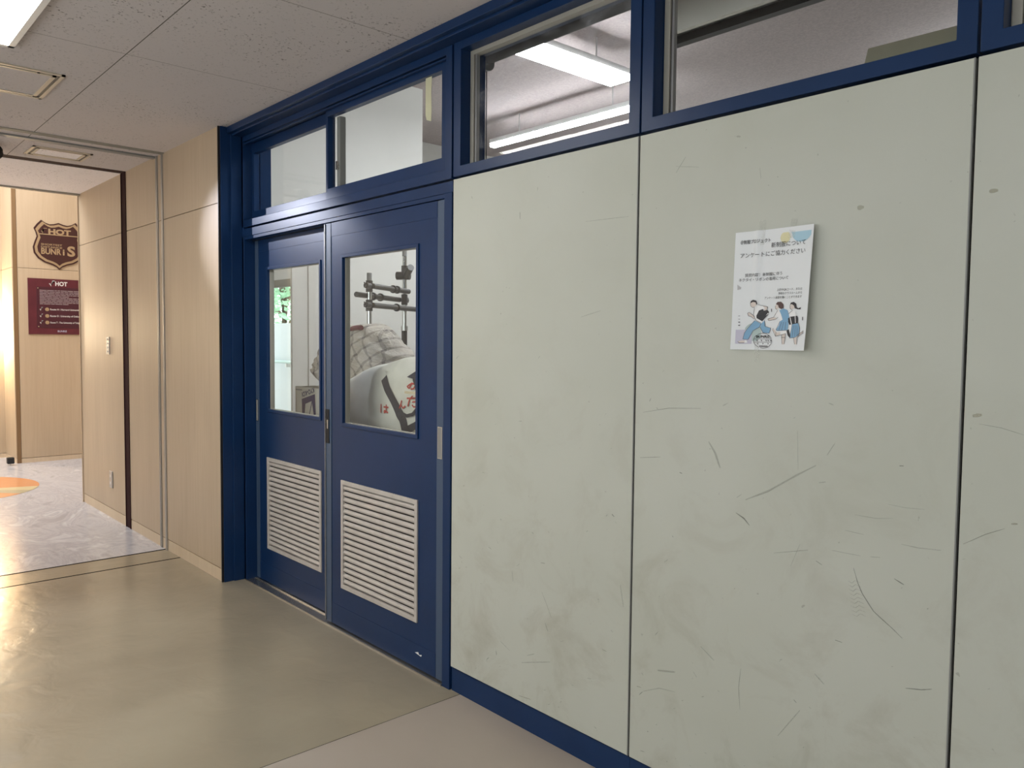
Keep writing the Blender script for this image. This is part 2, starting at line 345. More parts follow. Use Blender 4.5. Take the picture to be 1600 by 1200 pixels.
# ---- scuffs on the panels (real marks, laid on the laminate)
sm = [flat('dark_scuff', (.07,.07,.065), .6), flat('pale_scuff', (.33,.33,.28), .6), flat('brown_stain', (.36,.32,.19), .6)]
for m_, al in zip(sm, (.45, .32, .35)): m_.node_tree.nodes['Principled BSDF'].inputs['Alpha'].default_value = al
MARKS = [[[[-0.848,0.844],[-0.837,0.811],[-0.825,0.787],[-0.797,0.751],[-0.751,0.721],[-0.729,0.705]],2.3,0],[[[-1.146,0.964],[-1.08,0.997],[-1.001,1.05],[-0.951,1.081]],5.1,1],[[[-0.923,1.11],[-0.904,1.142]],2.4,1],[[[-1.003,1.164],[-0.998,1.064]],1.5,1],[[[-0.718,0.591],[-0.683,0.599],[-0.661,0.608]],2.2,0],[[[-1.147,0.5],[-1.152,0.444],[-1.146,0.386]],1.7,0],[[[-1.174,0.924],[-1.149,0.913],[-1.132,0.897]],3.8,0],[[[-1.059,0.837],[-0.965,0.864]],1.5,0],[[[-0.772,1.012],[-0.733,1.01],[-0.691,1.013]],1.3,1],[[[-0.85,0.974],[-0.797,0.974],[-0.76,0.981]],1.4,1],[[[-0.74,0.924],[-0.702,0.923],[-0.654,0.927]],2.3,1],[[[-1.498,1.174],[-1.404,1.193],[-1.294,1.2]],1.7,0],[[[-1.507,1.036],[-1.43,1.047]],1.7,0],[[[-0.752,0.84],[-0.73,0.831]],2.9,0],[[[-0.75,1.105],[-0.74,1.106]],2.9,0],[[[-1.266,1.109],[-1.244,1.08],[-1.227,1.04]],7.1,1],[[[-1.478,0.324],[-1.418,0.354],[-1.36,0.362]],2.3,1],[[[-1.425,0.406],[-1.362,0.421]],5.6,1],[[[-1.033,0.356],[-0.974,0.446]],2.5,1],[[[-0.938,0.554],[-0.912,0.535]],3.2,1],[[[-1.276,0.523],[-1.231,0.496]],3.6,1],[[[-0.873,0.932],[-0.826,0.93]],1.5,1],[[[-0.923,1.239],[-0.911,1.235]],3.1,1],[[[-0.903,0.876],[-0.832,0.877]],1.6,1],[[[-0.809,0.88],[-0.786,0.883]],1.8,1],[[[-0.888,0.655],[-0.87,0.654]],2.2,0],[[[-1.475,1.208],[-1.47,1.218]],2.8,1],[[[-1.011,0.812],[-0.987,0.875]],1.3,1],[[[-0.861,0.81],[-0.851,0.806],[-0.844,0.814],[-0.829,0.812]],1.2,1],[[[-0.859,0.8],[-0.849,0.797],[-0.842,0.805],[-0.828,0.802]],1.2,1],[[[-0.858,0.79],[-0.847,0.787],[-0.84,0.795],[-0.826,0.792]],1.2,1],[[[-0.856,0.78],[-0.845,0.777],[-0.838,0.785],[-0.824,0.782]],1.2,1],[[[-0.855,0.77],[-0.844,0.767],[-0.836,0.775],[-0.822,0.773]],1.2,1],[[[-0.853,0.76],[-0.842,0.758],[-0.834,0.766],[-0.82,0.763]],1.2,1],[[[-0.852,0.75],[-0.84,0.748],[-0.832,0.756],[-0.818,0.753]],1.2,1],[[[-0.85,0.74],[-0.838,0.738],[-0.83,0.746],[-0.816,0.744]],1.2,1],[[[-0.849,0.731],[-0.836,0.728],[-0.828,0.737],[-0.815,0.734]],1.2,1],[[[-0.609,0.95],[-0.566,0.98],[-0.53,0.999]],1.4,0],[[[-0.588,1.216],[-0.545,1.211],[-0.503,1.2]],1.2,0],[[[-0.519,1.011],[-0.507,1.013]],4.0,2],[[[-1.923,0.522],[-1.896,0.48],[-1.875,0.443]],2.6,1],[[[-1.905,0.418],[-1.891,0.392]],4.3,1],[[[-1.994,0.277],[-1.956,0.294]],2.7,1],[[[-2.021,0.243],[-1.877,0.29]],3.3,1],[[[-2.036,0.118],[-1.97,0.126]],3.4,2],[[[-2.137,0.287],[-2.084,0.267]],2.3,1],[[[-2.16,0.244],[-2.157,0.228]],5.8,1],[[[-1.93,0.622],[-1.909,0.625]],2.2,0],[[[-1.575,0.631],[-1.561,0.563]],2.9,1],[[[-1.614,0.845],[-1.604,0.839]],4.0,0],[[[-2.077,0.562],[-2.071,0.524]],2.3,1],[[[-2.055,1.832],[-2.054,1.807]],2.7,0],[[[-1.759,1.463],[-1.674,1.482]],1.9,1],[[[-1.744,1.767],[-1.567,1.764]],1.6,1],[[[-1.364,1.908],[-1.396,1.869]],1.8,0],[[[-1.397,1.887],[-1.319,1.873]],1.7,1],[[[-1.129,1.842],[-1.125,1.813]],1.7,1],[[[-0.868,1.708],[-0.852,1.708]],10.7,2],[[[-0.587,1.71],[-0.57,1.71]],9.6,2],[[[-0.601,1.232],[-0.583,1.236]],8.3,2]]
def ribbon(mb, pts, wd, k, y=-.0004):
    n_ = len(pts); P = [Vector((p[0], y, p[1])) for p in pts]; q = []
    # refine
    Q = []
    for i in range(n_-1):
        for s_ in range(4): Q.append(P[i].lerp(P[i+1], s_/4))
    Q.append(P[-1]); mb.cur = k; L_ = len(Q)
    for i, p in enumerate(Q):
        d = (Q[min(i+1, L_-1)]-Q[max(i-1, 0)]).normalized(); nn = Vector((d.z, 0, -d.x))
        ww = wd/2000*(.35+.65*math.sin(math.pi*(i+.6)/(L_+.2)))*random.uniform(.75, 1.2)
        q += [p+nn*ww, p-nn*ww]
    mb.add(q, [(2*i, 2*i+1, 2*i+3, 2*i+2) for i in range(L_-1)])
for pi, (pn, (a, b)) in enumerate(zip(panels[:3], SEAM)):
    mb = MB()
    for pts, wd, k in MARKS:
        if all(a+.004 < p[0] < b-.004 for p in pts): ribbon(mb, pts, wd, k)
    rr = random.Random(pi+3)
    for i in range(46):
        x = rr.uniform(a+.02, b-.02); z = .13+rr.random()**1.6*1.3; ang = rr.uniform(-.9, .9); ln = rr.choice([.004,.006,.01,.018])
        ribbon(mb, [(x, z), (x+ln*math.cos(ang), z+ln*math.sin(ang))], rr.choice([1.2,2,2.6]), rr.choice([0,1,1,1,2]))
    mb.build('scuff_marks', sm, pn)

# ---- doors
def leaf(x0, x1, y, zt, name):
    """leaf slab with window hole and louver hole; returns empty"""
    t = struct(empty(name, ((x0+x1)/2, y, 0))); return t
def cut_slab(x0, x1, y0, y1, z0, z1, holes):
    mb = MB(); hx0, hx1 = holes[0][0], holes[0][1]
    mb.box(x0, hx0, y0, y1, z0, z1); mb.box(hx1, x1, y0, y1, z0, z1); z = z0
    for _, _, a, b in holes: mb.box(hx0, hx1, y0, y1, z, a); z = b
    mb.box(hx0, hx1, y0, y1, z, z1); return mb
def door(name, x0, x1, y, wx0, wx1, strips):
    t = leaf(x0, x1, y, 1.93, name)
    bx = strips
    s_ = cut_slab(bx[0], bx[1], y, y+.036, .012, 1.932, [(wx0+.012, wx1-.012, .218, .708), (wx0+.012, wx1-.012, .988, 1.766)])
    s_.build('door_slab', blue, t)
    # fine shadow lines: recessed-edge cover strips at top and bottom rail
    MB().box(bx[0]+.002, bx[1]-.002, y-.0015, y+.001, 1.868, 1.932).build('top_rail', blue, t)
    MB().box(bx[0]+.002, bx[1]-.002, y-.0015, y+.001, .012, .112).build('kick_rail', blue, t)
    MB().frame(wx0, wx1, .976, 1.777, .016, y-.006, y+.012).build('glazing_bead', blue, t, bevel=.002)
    fr = MB().frame(wx0+.012, wx1-.012, .988, 1.766, .005, y+.010, y+.036).build('inner_bead', beige, t)
    g_ = MB().box(wx0+.012, wx1-.012, y+.014, y+.018, .988, 1.766).build('glass_pane', glass, t)
    lv = MB().frame(wx0, wx1, .205, .722, .020, y-.007, y+.006).build('louver', louv, t, bevel=.0015)
    MB().box(wx0+.01, wx1-.01, y+.026, y+.030, .215, .712).build('louver_backing', dkplastic, lv)
    N = 17; a, b = .226, .701; st = (b-a)/N; mb = MB()
    for i in range(N):
        z = a+i*st
        prof = []
        for k in range(7):
            u = k/6; an = -1.45+u*2.5; prof.append((y+.016-.020*math.cos(an), z+st*.45+st*.48*math.sin(an)))
        back = [(yy+.0018, zz-.0006) for yy, zz in prof][::-1]; pr = prof+back
        mb.prism([(wx0+.014, yy, zz) for yy, zz in pr], (wx1-wx0-.028, 0, 0))
    mb.build('louver_slats', louv, lv)
    return t
d1 = door('door_1', -4.33, -3.42, .062, -4.190, -3.575, (-4.292, -3.445)); d1['label'] = 'left blue sliding door leaf, in the rear track'
d2 = door('door_2', -3.44, -2.494, .012, -3.292, -2.672, (-3.384, -2.545)); d2['label'] = 'right blue sliding door leaf, in the front track'
MB().box(-4.335, -4.294, .060, .098, .012, 1.932).build('edge_stile', blue_edge, d1, bevel=.001)
MB().box(-3.443, -3.42, .060, .098, .012, 1.932).build('edge_stile', blue, d1, bevel=.001)
MB().box(-3.470, -3.462, .050, .063, .02, 1.93).build('weather_strip', alu, d1)
MB().box(-3.434, -3.386, .009, .048, .012, 1.932).build('edge_stile', blue_edge, d2, bevel=.001)
MB().box(-2.543, -2.496, .009, .048, .012, 1.932).build('edge_stile', blue_edge, d2, bevel=.001)
MB().box(-3.4395, -3.436, .004, .048, .012, 1.93).build('weather_strip', alu, d2)
def pull(t, x, y, z0, z1, nm='recessed_pull'):
    fr = MB().frame(x-.015, x+.015, z0, z1, .004, y-.002, y+.003).build(nm, chrome, t)
    MB().box(x-.011, x+.011, y-.0006, y+.0015, z0+.004, z1-.004).build('pull_cup', grey, fr)
    return fr
pull(d2, -2.520, .009, .912, 1.040); pull(d1, -4.315, .060, .912, 1.040)
lk = MB().box(-3.433, -3.402, .006, .010, .884, 1.047).build('lock_plate', black, d2)
MB().box(-3.412, -3.404, .001, .007, .955, .998).build('lock_bolt', chrome, lk)
MB().box(-3.430, -3.410, .002, .007, .985, 1.000).build('lock_lever', dkplastic, lk)
# chip in paint on right leaf
MB().add([(-2.69,.0098,.075),(-2.665,.0098,.083),(-2.660,.0098,.073),(-2.64,.0098,.078),(-2.645,.0098,.069),(-2.67,.0098,.072)], [(0,1,2,3,4,5)]).build('paint_chip', white_metal, d2)
# frame round the doors
fr = MB()
fr.box(-4.352, -2.436, 0, .10, 1.952, 1.994); fr.box(-4.352, -2.490, .004, .10, 1.935, 1.953)
fr.box(-2.490, -2.442, 0, .10, 0, 1.952); fr.box(-4.366, -4.340, 0, .10, 0, 1.952)
fr.box(-4.352, -2.442, .040, .100, 1.90, 1.937) if False else None
fr.box(-4.34, -3.44, .100, .115, 1.90, 1.99)
struct(fr.build('trim_6', blue, bevel=.0012), 'blue frame round the sliding doors')
struct(MB().box(-4.34, -2.49, .050, .060, 1.932, 1.95).build('trim_7', black))
tr = MB(); tr.box(-4.35, -2.49, -.006, .006, 0, .006); tr.box(-4.35, -3.43, .05, .056, 0, .009); tr.box(-4.35, -2.49, .006, .112, 0, .003)
struct(tr.build('trim_8', steel), 'steel floor track under the sliding doors')
struct(MB().box(-4.376, -4.345, .10, .165, 0, 2.52).build('trim_9', blue))
struct(MB().box(-2.490, -2.445, .10, .165, 0, 2.52).build('trim_10', blue))

# ---- transom window over the doors
def pane(t, x0, x1, z0, z1, y, gm=glass): return MB().box(x0, x1, y, y+.004, z0, z1).build('glass_pane', gm, t)
w1 = struct(empty('window_1', (-3.4, 0, 2.0)), 'blue transom window above the sliding doors')
MB().frame(-4.366, -2.446, 2.003, 2.506, .03, 0, .10, wl=.018, wr=.038, wb=.040, wt=.030).build('window_frame', blue, w1, bevel=.0015)
MB().box(-4.352, -2.484, .0, .012, 2.461, 2.467).build('frame_lip', blue, w1)
s1 = MB().frame(-4.352, -3.47, 2.043, 2.474, .03, .052, .082, wl=.03, wr=.036, wb=.054, wt=.054).build('sash', blue, w1, bevel=.001); pane(s1, -4.325, -3.50, 2.09, 2.43, .066)
s2 = MB().frame(-3.442, -2.484, 2.043, 2.474, .03, .016, .046, wl=.018, wr=.046, wb=.054, wt=.040).build('sash', blue, w1, bevel=.001); pane(s2, -3.43, -2.52, 2.09, 2.44, .030)
MB().box(-3.400, -3.372, .052, .082, 2.097, 2.434).build('meeting_stile', grey, w1)
lt_ = MB().tube((-3.388,.046,2.20), (-3.388,.052,2.20), .012).build('latch', chrome, w1); MB().box(-3.393,-3.383,.040,.05,2.185,2.225).build('latch_lever', chrome, lt_)
MB().box(-4.336, -4.326, .040, .050, 2.047, 2.058).build('sash_stop', alu, w1)
tp = tag(MB().prism([(-2.655,.0285,2.46),(-2.655,.0285,2.29),(-2.648,.0285,2.268),(-2.632,.0285,2.263),(-2.618,.0285,2.258),(-2.615,.0285,2.30),(-2.618,.0285,2.37),(-2.612,.0285,2.46)], (0,.0012,0)).build('tape_strip', flat('yellowed_tape', (.55,.54,.36), .6)),
   'yellowed strip of tape stuck on the glass above the right door', 'tape')
# ---- fixed windows above the panels
def upper(name, x0, x1, dirty, label):
    t = struct(empty(name, ((x0+x1)/2, 0, 2.0)), label)
    MB().frame(x0, x1, 2.006, 2.506, .042, 0, .05, wb=.038, wt=.030).build('window_frame', blue, t, bevel=.0015)
    MB().frame(x0+.020, x1-.020, 2.020, 2.500, .02, .05, .090, wl=.026, wr=.022, wb=.022, wt=.03).build('outer_lining', beige, t)
    MB().frame(x0+.044, x1-.040, 2.042, 2.478, .014, .045, .066, wl=.020, wb=.008, wt=.018).build('inner_frame', beige, t, bevel=.001)
    MB().box(x0+.0645, x0+.068, .052, .062, 2.05, 2.47).build('glazing_gasket', black, t)
    MB().box(x0+.068, x0+.076, .050, .064, 2.05, 2.47).build('glazing_strip', alu, t)
    pane(t, x0+.07, x1-.05, 2.05, 2.462, .064, glass_dirty if dirty else glass)
    return t
upper('window_2', -2.434, -1.532, True, 'smudged blue-framed window above the first wall panel')
upper('window_3', -1.526, -.622, False, 'blue-framed window above the poster panel')
upper('window_4', -.616, .288, True, 'blue-framed window at the right edge')
upper('window_5', .294, 1.198, False, None); 
for i, (a, b) in enumerate(SEAM[4:]): upper('window_%d' % (6+i), a-.003, b+.003, False, None)

# ---- room behind the glass
st = noisy('partition_paint', (.60,.59,.55), (.66,.65,.61), 1.2, .55)
pw = MB(); pw.box(-5.225, -5.20, .72, 1.834, 0, 3.35); pw.box(-5.225, -5.20, .165, .72, 1.99, 3.35); struct(pw.build('wall_partition', st))
MB_ = MB().box(-5.2, -5.197, .840, .846, 0, 1.99); struct(MB_.build('trim_11', beige))
r_ = MB(); YW = 1.5
r_.box(-8.3, -8.27, 1.0, YW, 0, 3.35); r_.box(-8.3, -5.2, .165, YW+.1, 3.35, 3.4)
r_.box(-8.3, -5.225, YW, YW+.12, 0, .66); r_.box(-8.3, -5.225, YW, YW+.12, 1.93, 3.35); r_.box(-6.2, -5.225, YW, YW+.12, .66, 1.93); r_.box(-8.3, -8.2, YW, YW+.12, .66, 1.93)
struct(r_.build('wall_room', white_paint))
rw = struct(empty('window_12', (-6.7, YW, .66)), 'far storeroom window looking out on a balcony and trees')
MB().frame(-8.2, -6.2, .66, 1.93, .035, YW+.03, YW+.09).build('window_frame', beige, rw); MB().box(-8.2, -6.2, YW+.058, YW+.062, .69, 1.9).build('glass_pane', glass, rw)
MB().box(-8.2, -6.2, YW-.03, YW, 1.86, 1.93).build('curtain_rail', beige, rw)
r2 = MB(); r2.box(-6.6, -6.55, YW+.3, 6, 0, 3.35); r2.box(-6.6, 3, 6, 6.1, 0, 3.35); r2.box(3, 3.1, .165, 6, 0, 3.35); r2.box(-4.40, 3, .10, .165, 2.55, 3.35); r2.box(-2.445, 3.1, .10, .165, 0, 1.99)
r2.box(-6.6, -5.25, 1.80, 1.834, 0, 3.35)
struct(r2.build('wall_room', white_paint))
# outside
bal = MB(); bal.box(-14, -6.7, 2.6, 2.75, .30, 1.575); struct(bal.build('wall_balcony', flat('balcony_paint', (.62,.70,.74), .7)))
struct(MB().box(-14, -6.65, 1.63, 2.6, .18, .30).build('floor', flat('balcony_floor', (.55,.48,.46), .8)))
t = thing('balcony_railing', 'pale pipe railing along the balcony wall outside the storeroom window', 'railing', (-9.2, 2.56, 1.1))
MB().tube((-11, 2.54, 1.10), (-7.6, 2.54, 1.10), .018).build('rail_pipe', flat('pale_green_pipe', (.45,.62,.60), .5), t)
for x in (-10.2, -9.0, -8.3): MB().box(x-.012, x+.012, 2.535, 2.61, 1.04, 1.09).build('bracket', white_metal, t)
# tree outside
t = thing('tree', 'leafy green tree beyond the balcony, seen through the left door glass', 'tree', (-12.5, 4.2, 0))
tk = MB(); tk.path([(-12.5,4.2,-1),(-12.45,4.2,1.2),(-12.6,4.3,2.3),(-12.4,4.2,3.6)], .11)
for i in range(9):
    a = i*2.1; tk.path([(-12.5,4.25,1.3+i*.22),(-12.5+.6*math.cos(a),4.25+.5*math.sin(a),1.7+i*.24),(-12.5+1.2*math.cos(a),4.25+.9*math.sin(a),2.1+i*.25)], .03, 6)
tk.build('trunk', noisy('bark', (.10,.07,.05), (.2,.15,.1), 12, .9), t)
lf = MB(); rr = random.Random(5)
for i in range(5200):
    a = rr.uniform(0, 6.28); b = rr.gauss(0, .55); q = rr.random()**.5
    c = Vector((-12.5+2.0*q*math.cos(a), 4.3+1.3*q*math.sin(a), 2.5+b*1.1)); s_ = rr.uniform(.035, .075)
    d = Vector((rr.gauss(0,1), rr.gauss(0,1), rr.gauss(0,.6))).normalized(); e = d.orthogonal().normalized()
    lf.add([c-d*s_, c+e*s_*.45, c+d*s_, c-e*s_*.45], [(0,1,2,3)])
lfm = noisy('leaves', (.22,.42,.24), (.45,.66,.46), 3, .6); fo = lf.build('foliage', lfm, t)

# room lights
tube_e = emis('lamp_tube_white', (.93,.96,1), ROOM_E)
def batten(label, loc, x0, x1, y0, y1, z):
    t = thing('batten_light', label, 'ceiling light', loc, 'fluorescent battens on the storeroom ceiling')
    alongx = (x1-x0) > (y1-y0)
    MB().box(*((x0+.01, x1-.01, y0+.028, y0+.083) if alongx else (x0+.008, x1-.008, y0+.01, y1-.01)), z+.01, z+.05).build('housing', white_metal, t, bevel=.004)
    for u in (.2, .8):
        xx = x0+(x1-x0)*u if alongx else (x0+x1)/2; yy = (y0+y1)/2 if alongx else y0+(y1-y0)*u
        MB().tube((xx,yy,z+.05),(xx,yy,3.35), .005, n=8).build('hanging_rod', white_metal, t)
    cx, cy = (x0+x1)/2, (y0+y1)/2
    if alongx: MB().box(x0+.02, x1-.02, y0+.025, y0+.085, z-.022, z+.011).build('lamp_tube', tube_e, t, bevel=.01)
    else: MB().box(x0+.004, x1-.004, y0+.02, y1-.01, z-.02, z+.011).build('lamp_tube', tube_e, t, bevel=.01)
batten('glowing batten light running away from the window, upper of two seen', (-3.53, 1.8, 3.35), -3.64, -3.43, .95, 2.28, 3.13)
batten('glowing batten light parallel to the wall, lower of two seen', (-4.7, 2.8, 3.35), -5.50, -3.74, 2.74, 2.90, 3.13)
batten('unseen white batten light added for fill, deep in the storeroom, nearest its back wall', (-1.5, 4.08, 3.35), -2.3, -.9, 4.0, 4.16, 3.13)  # out of view, added as fill light for the storeroom
batten('unseen white batten light added for fill, hanging in the middle depth of the storeroom', (-4.0, 4.6, 3.35), -4.7, -3.3, 4.6, 4.76, 3.13)  # second added fill lamp, also out of view
batten('unseen white batten light added to brighten the nook before the far storeroom window', (-6.6, .8, 3.35), -7.2, -6.0, .72, .90, 3.13)  # unseen lamp added to lift the dark window nook
# roller blind behind window 2
t = thing('roller_blind', 'rolled dark grey blind with cords inside the smudged window', 'blind', (-2.0, .24, 2.5))
MB().tube((-2.58, .26, 2.57), (-1.62, .26, 2.57), .050, n=24).build('blind_roll', flat('blind_fabric', (.10,.10,.098), .8), t, smooth=True)
MB().tube((-2.60, .26, 2.56), (-2.55, .26, 2.56), .050, n=24).build('end_bracket', grey, t, smooth=True)
MB().tube((-2.565, .26, 2.525), (-2.540, .26, 2.525), .034, n=20).build('cord_wheel', grey, t, smooth=True)
MB().tube((-2.556, .225, 2.52), (-2.558, .225, 1.55), .0022, n=6).build('cord', dkplastic, t)
MB().tube((-2.553, .262, 2.50), (-2.548, .262, 1.55), .0022, n=6).build('cord', dkplastic, t)
# curtain box with lip behind window 3
t = thing('curtain_box', 'long beige curtain box with dark gap inside the window above the poster', 'curtain box', (-.6, .6, 2.55))
MB().box(-1.97, .9, .50, .52, 2.50, 3.35).build('fascia', flat('fascia_beige', (.80,.75,.68), .7), t)
MB().box(-1.97, .9, .52, .60, 2.53, 2.545).build('lip', alu, t)
MB().box(-1.97, .9, .60, .635, 2.500, 2.545).build('shadow_gap', dkplastic, t)
MB().box(-1.97, .9, .635, .66, 2.53, 3.35).build('rear_board', white_metal, t)
# shelf cabinet + box on it
t = thing('storage_cabinet', 'grey storage cabinet behind the wall panels, under the cardboard carton', 'cabinet', (-.9, .45, 0))
MB().box(-1.35, -.3, .22, .62, .0, 2.04).build('cabinet_body', grey, t, bevel=.004)
for x in (-1.33, -.82): MB().box(x, x+.50, .62, .635, .05, 2.0).build('cabinet_door', grey, t)
cardb = noisy('cardboard', (.33,.25,.15), (.40,.31,.19), 8, .8)
olive = noisy('faded_carton', (.19,.17,.12), (.24,.215,.155), 5, .8)
t = thing('carton', 'faded olive carton showing at the sill of the window above the poster', 'box', (-.85, .35, 2.04))
MB().prism([(-.995,.24,2.04),(-.68,.24,2.04),(-.68,.24,2.163),(-.965,.24,2.165)], (0,.22,0)).build('carton_body', olive, t, bevel=.003)
MB().box(-.97, -.68, .335, .365, 2.163, 2.167).build('packing_tape', cardb, t)
# table carrying the bags
TZ = .865
t = thing('work_table', 'wooden table edge under the cream tote bag behind the right door', 'table', (-4.0, .55, 0))
MB().box(-4.80, -2.70, .19, .66, TZ-.03, TZ).build('table_top', noisy('table_wood', (.5,.38,.25), (.58,.46,.32), 10, .5, (1,8,1)), t, bevel=.003)
for x in (-4.74, -2.76):
    for y in (.26, .60): MB().box(x-.02, x+.02, y-.02, y+.02, 0, TZ-.03).build('leg', grey, t)
MB().box(-4.74, -2.76, .60, .62, TZ-.10, TZ-.03).build('apron', grey, t)
# poles / frame stands
def stand(label, base, top, zc, extra):
    x, y = base
    t = thing('tube_stand', label, 'stand', (x, y, 0), 'metal tube stands behind the bags')
    MB().tube((x,y,.03), (x,y,zc), .019).build('lower_tube', dkplastic, t, smooth=True)
    MB().tube((x,y,zc-.005), (x,y,zc+.025), .023).build('collar', chrome, t, smooth=True)
    MB().tube((x,y,zc+.02), (x,y,top-.09), .015).build('upper_tube', chrome, t, smooth=True)
    MB().tube((x,y,top-.09), (x,y,top), .0155).build('top_sleeve', grey, t, smooth=True)
    for k in range(3):
        a = k*2.094+.4; MB().tube((x,y,.07), (x+.036*math.cos(a), y+.036*math.sin(a), .008), .008).build('leg', dkplastic, t, smooth=True)
    return t
A = Vector((-4.157, .70, 0)); B = Vector((-4.369, 1.10, 0)); D = (B-A).normalized()
sA = stand('shorter upright tube stand with dark cross arms, left of the pair', (A.x, A.y), 1.785, 1.15, 0)
sB = stand('taller upright tube stand reaching above the right door glass', (B.x, B.y), 2.02, 1.45, 0)
def arm(t, z0, z1, p0, p1, knobs, clampAt, side):
    off = Vector((.032*side, .016*side, 0))
    a = p0+off; b = p1+off; a.z = z0; b.z = z1
    ar = MB().tube(a, b, .0165).build('cross_arm', dkplastic, t, smooth=True)
    for k in knobs:
        c = a.lerp(b, k); d = (b-a).normalized()*.006; MB().tube(c-d, c+d, .025).build('ring', dkplastic, ar, smooth=True)
    c = Vector((clampAt.x, clampAt.y, z0 if (clampAt-p0).length < (clampAt-p1).length else z1))
    MB().tube(c-Vector((0,0,.034)), c+Vector((0,0,.034)), .021).build('clamp', dkplastic, ar, smooth=True)
    dd = (b-a).normalized(); s_ = -1 if (clampAt-p0).length < (clampAt-p1).length else 1
    e0 = c+off*.6+dd*s_*.03; e1 = c+off*.6+dd*s_*.075
    MB().tube(e0, e1, .017).build('clamp_hub', dkplastic, ar, smooth=True)
    w_ = MB(); w_.tube(e1, e1+dd*s_*.02+Vector((0,0,.016)), .004, n=6); w_.tube(e1, e1+dd*s_*.02-Vector((0,0,.012)), .004, n=6); w_.build('wing_screw', dkplastic, ar)
arm(sA, 1.705, 1.700, A-D*.02, B-D*.01, (.55,.66), A, 1)
arm(sB, 1.652, 1.648, A-D*.09, B-D*.00, (.36,.53), B, -1)
arm(sA, 1.590, 1.588, A-D*.02, B+D*.13, (.5,), A, 1)
cl = MB().tube(B+Vector((-.045,-.03,1.805)), B+Vector((.03,.02,1.805)), .027).build('side_clamp', dkplastic, sB, smooth=True)
MB().tube(B+Vector((.02,.0,1.805)), B+Vector((.115,-.03,1.85)), .022).build('clamp_tube', dkplastic, cl, smooth=True)
MB().tube((B.x,B.y,1.78), (B.x,B.y,1.87), .021).build('clamp', dkplastic, cl, smooth=True)

# ---- soft things: cloth bundle and tote bag (displaced ellipsoid grids)
def blob(name, c, rx, ry, rz, mat, parent, fn, nu=72, nv=40, expo=(.8,.8), zmin=-1):
    mb = MB(); 
    def sp(v, e): return math.copysign(abs(v)**e, v)
    vs = []
    for j_ in range(nv+1):
        ph = -math.pi/2+math.pi*j_/nv
        for i in range(nu):
            th = 2*math.pi*i/nu
            x = sp(math.cos(ph), expo[1])*sp(math.cos(th), expo[0]); y = sp(math.cos(ph), expo[1])*sp(math.sin(th), expo[0]); z = sp(math.sin(ph), expo[1])
            k = fn(x, y, z, th, ph); vs.append((c[0]+rx*x*k[0]+k[3], c[1]+ry*y*k[1]+k[4], c[2]+rz*z*k[2]+k[5]))
    fs = [(j_*nu+i, j_*nu+(i+1)%nu, (j_+1)*nu+(i+1)%nu, (j_+1)*nu+i) for j_ in range(nv) for i in range(nu)]
    mb.add(vs, fs); o = mb.build(name, mat, parent, smooth=True)
    bm = bmesh.new(); bm.from_mesh(o.data); bmesh.ops.remove_doubles(bm, verts=bm.verts, dist=.0005); bmesh.ops.recalc_face_normals(bm, faces=bm.faces); bm.to_mesh(o.data); bm.free()
    for p in o.data.polygons: p.use_smooth = True
    return o
def wr(x, y, z, s): return math.sin(x*3.1*s+y*2.2+z*5.3*s)*.5+math.sin(x*7.3*s-z*9.1+y*3.0)*.3+math.sin(z*17*s+x*6.1+math.sin(x*5)*1.4)*.25
# checked cloth
def check_mat():
    m_, n, l, p = nt('checked_cloth'); uv = n.new('ShaderNodeTexCoord'); nz = noise(n, l, 4.5, 3)
    mp = n.new('ShaderNodeMapping'); mp.inputs['Rotation'].default_value = (0, R(38), R(0)); l.new(uv.outputs['Object'], mp.inputs[0])
    mxv = n.new('ShaderNodeMix'); mxv.data_type = 'VECTOR'; mxv.inputs[0].default_value = .06; l.new(mp.outputs[0], mxv.inputs[4]); l.new(nz.outputs['Color'], mxv.inputs[5])
    sx = n.new('ShaderNodeSeparateXYZ'); l.new(mxv.outputs[1], sx.inputs[0])
    def line(out):
        q = n.new('ShaderNodeMath'); q.operation = 'PINGPONG'; q.inputs[1].default_value = .036; l.new(out, q.inputs[0])
        g_ = n.new('ShaderNodeMath'); g_.operation = 'GREATER_THAN'; g_.inputs[1].default_value = .0285; l.new(q.outputs[0], g_.inputs[0]); return g_.outputs[0]
    a = line(sx.outputs['X']); b = line(sx.outputs['Z']); ad = n.new('ShaderNodeMath'); ad.operation = 'ADD'; l.new(a, ad.inputs[0]); l.new(b, ad.inputs[1])
    mm = n.new('ShaderNodeMath'); mm.operation = 'MULTIPLY'; mm.inputs[1].default_value = .46; l.new(ad.outputs[0], mm.inputs[0])
    l.new(mix(n, l, mm.outputs[0], (.47,.43,.37), (.15,.13,.12)), p.inputs['Base Color']); p.inputs['Roughness'].default_value = .85
    f_ = noise(n, l, 14, 5, (1,1,2.2), .6, 1.5); bump(n, l, p, f_.outputs['Fac'], .55, .03); return m_
bun = thing('cloth_bundle', 'grey checked cloth bundle bulging over the tote bag behind the doors', 'bundle', (-3.95, .53, TZ))
def f1(x, y, z, th, ph):
    fold = .020*math.sin(z*15+x*4+2*math.sin(x*2.6+1))*max(0, 1-abs(z)) + .012*math.sin(z*31+x*9)
    k = 1+.035*wr(x, y, z, 1.1)+fold
    up_ = max(0, z)
    dz = -.11*up_*max(0, x-.25)**1.1*1.6 - .30*up_*max(0, -x-.30)**1.2
    pin = .012*math.sin(th*15)*max(0, z-.75)*4
    nar = 1-(min(.55, .95*max(0, -z)**.9) if x < 0 else 0)
    return (k*nar, k+fold, k, pin, pin, dz)
blob('cloth_body', (-3.965, .53, 1.185), .488, .15, .285, check_mat(), bun, f1, 120, 70, (.8,.72))
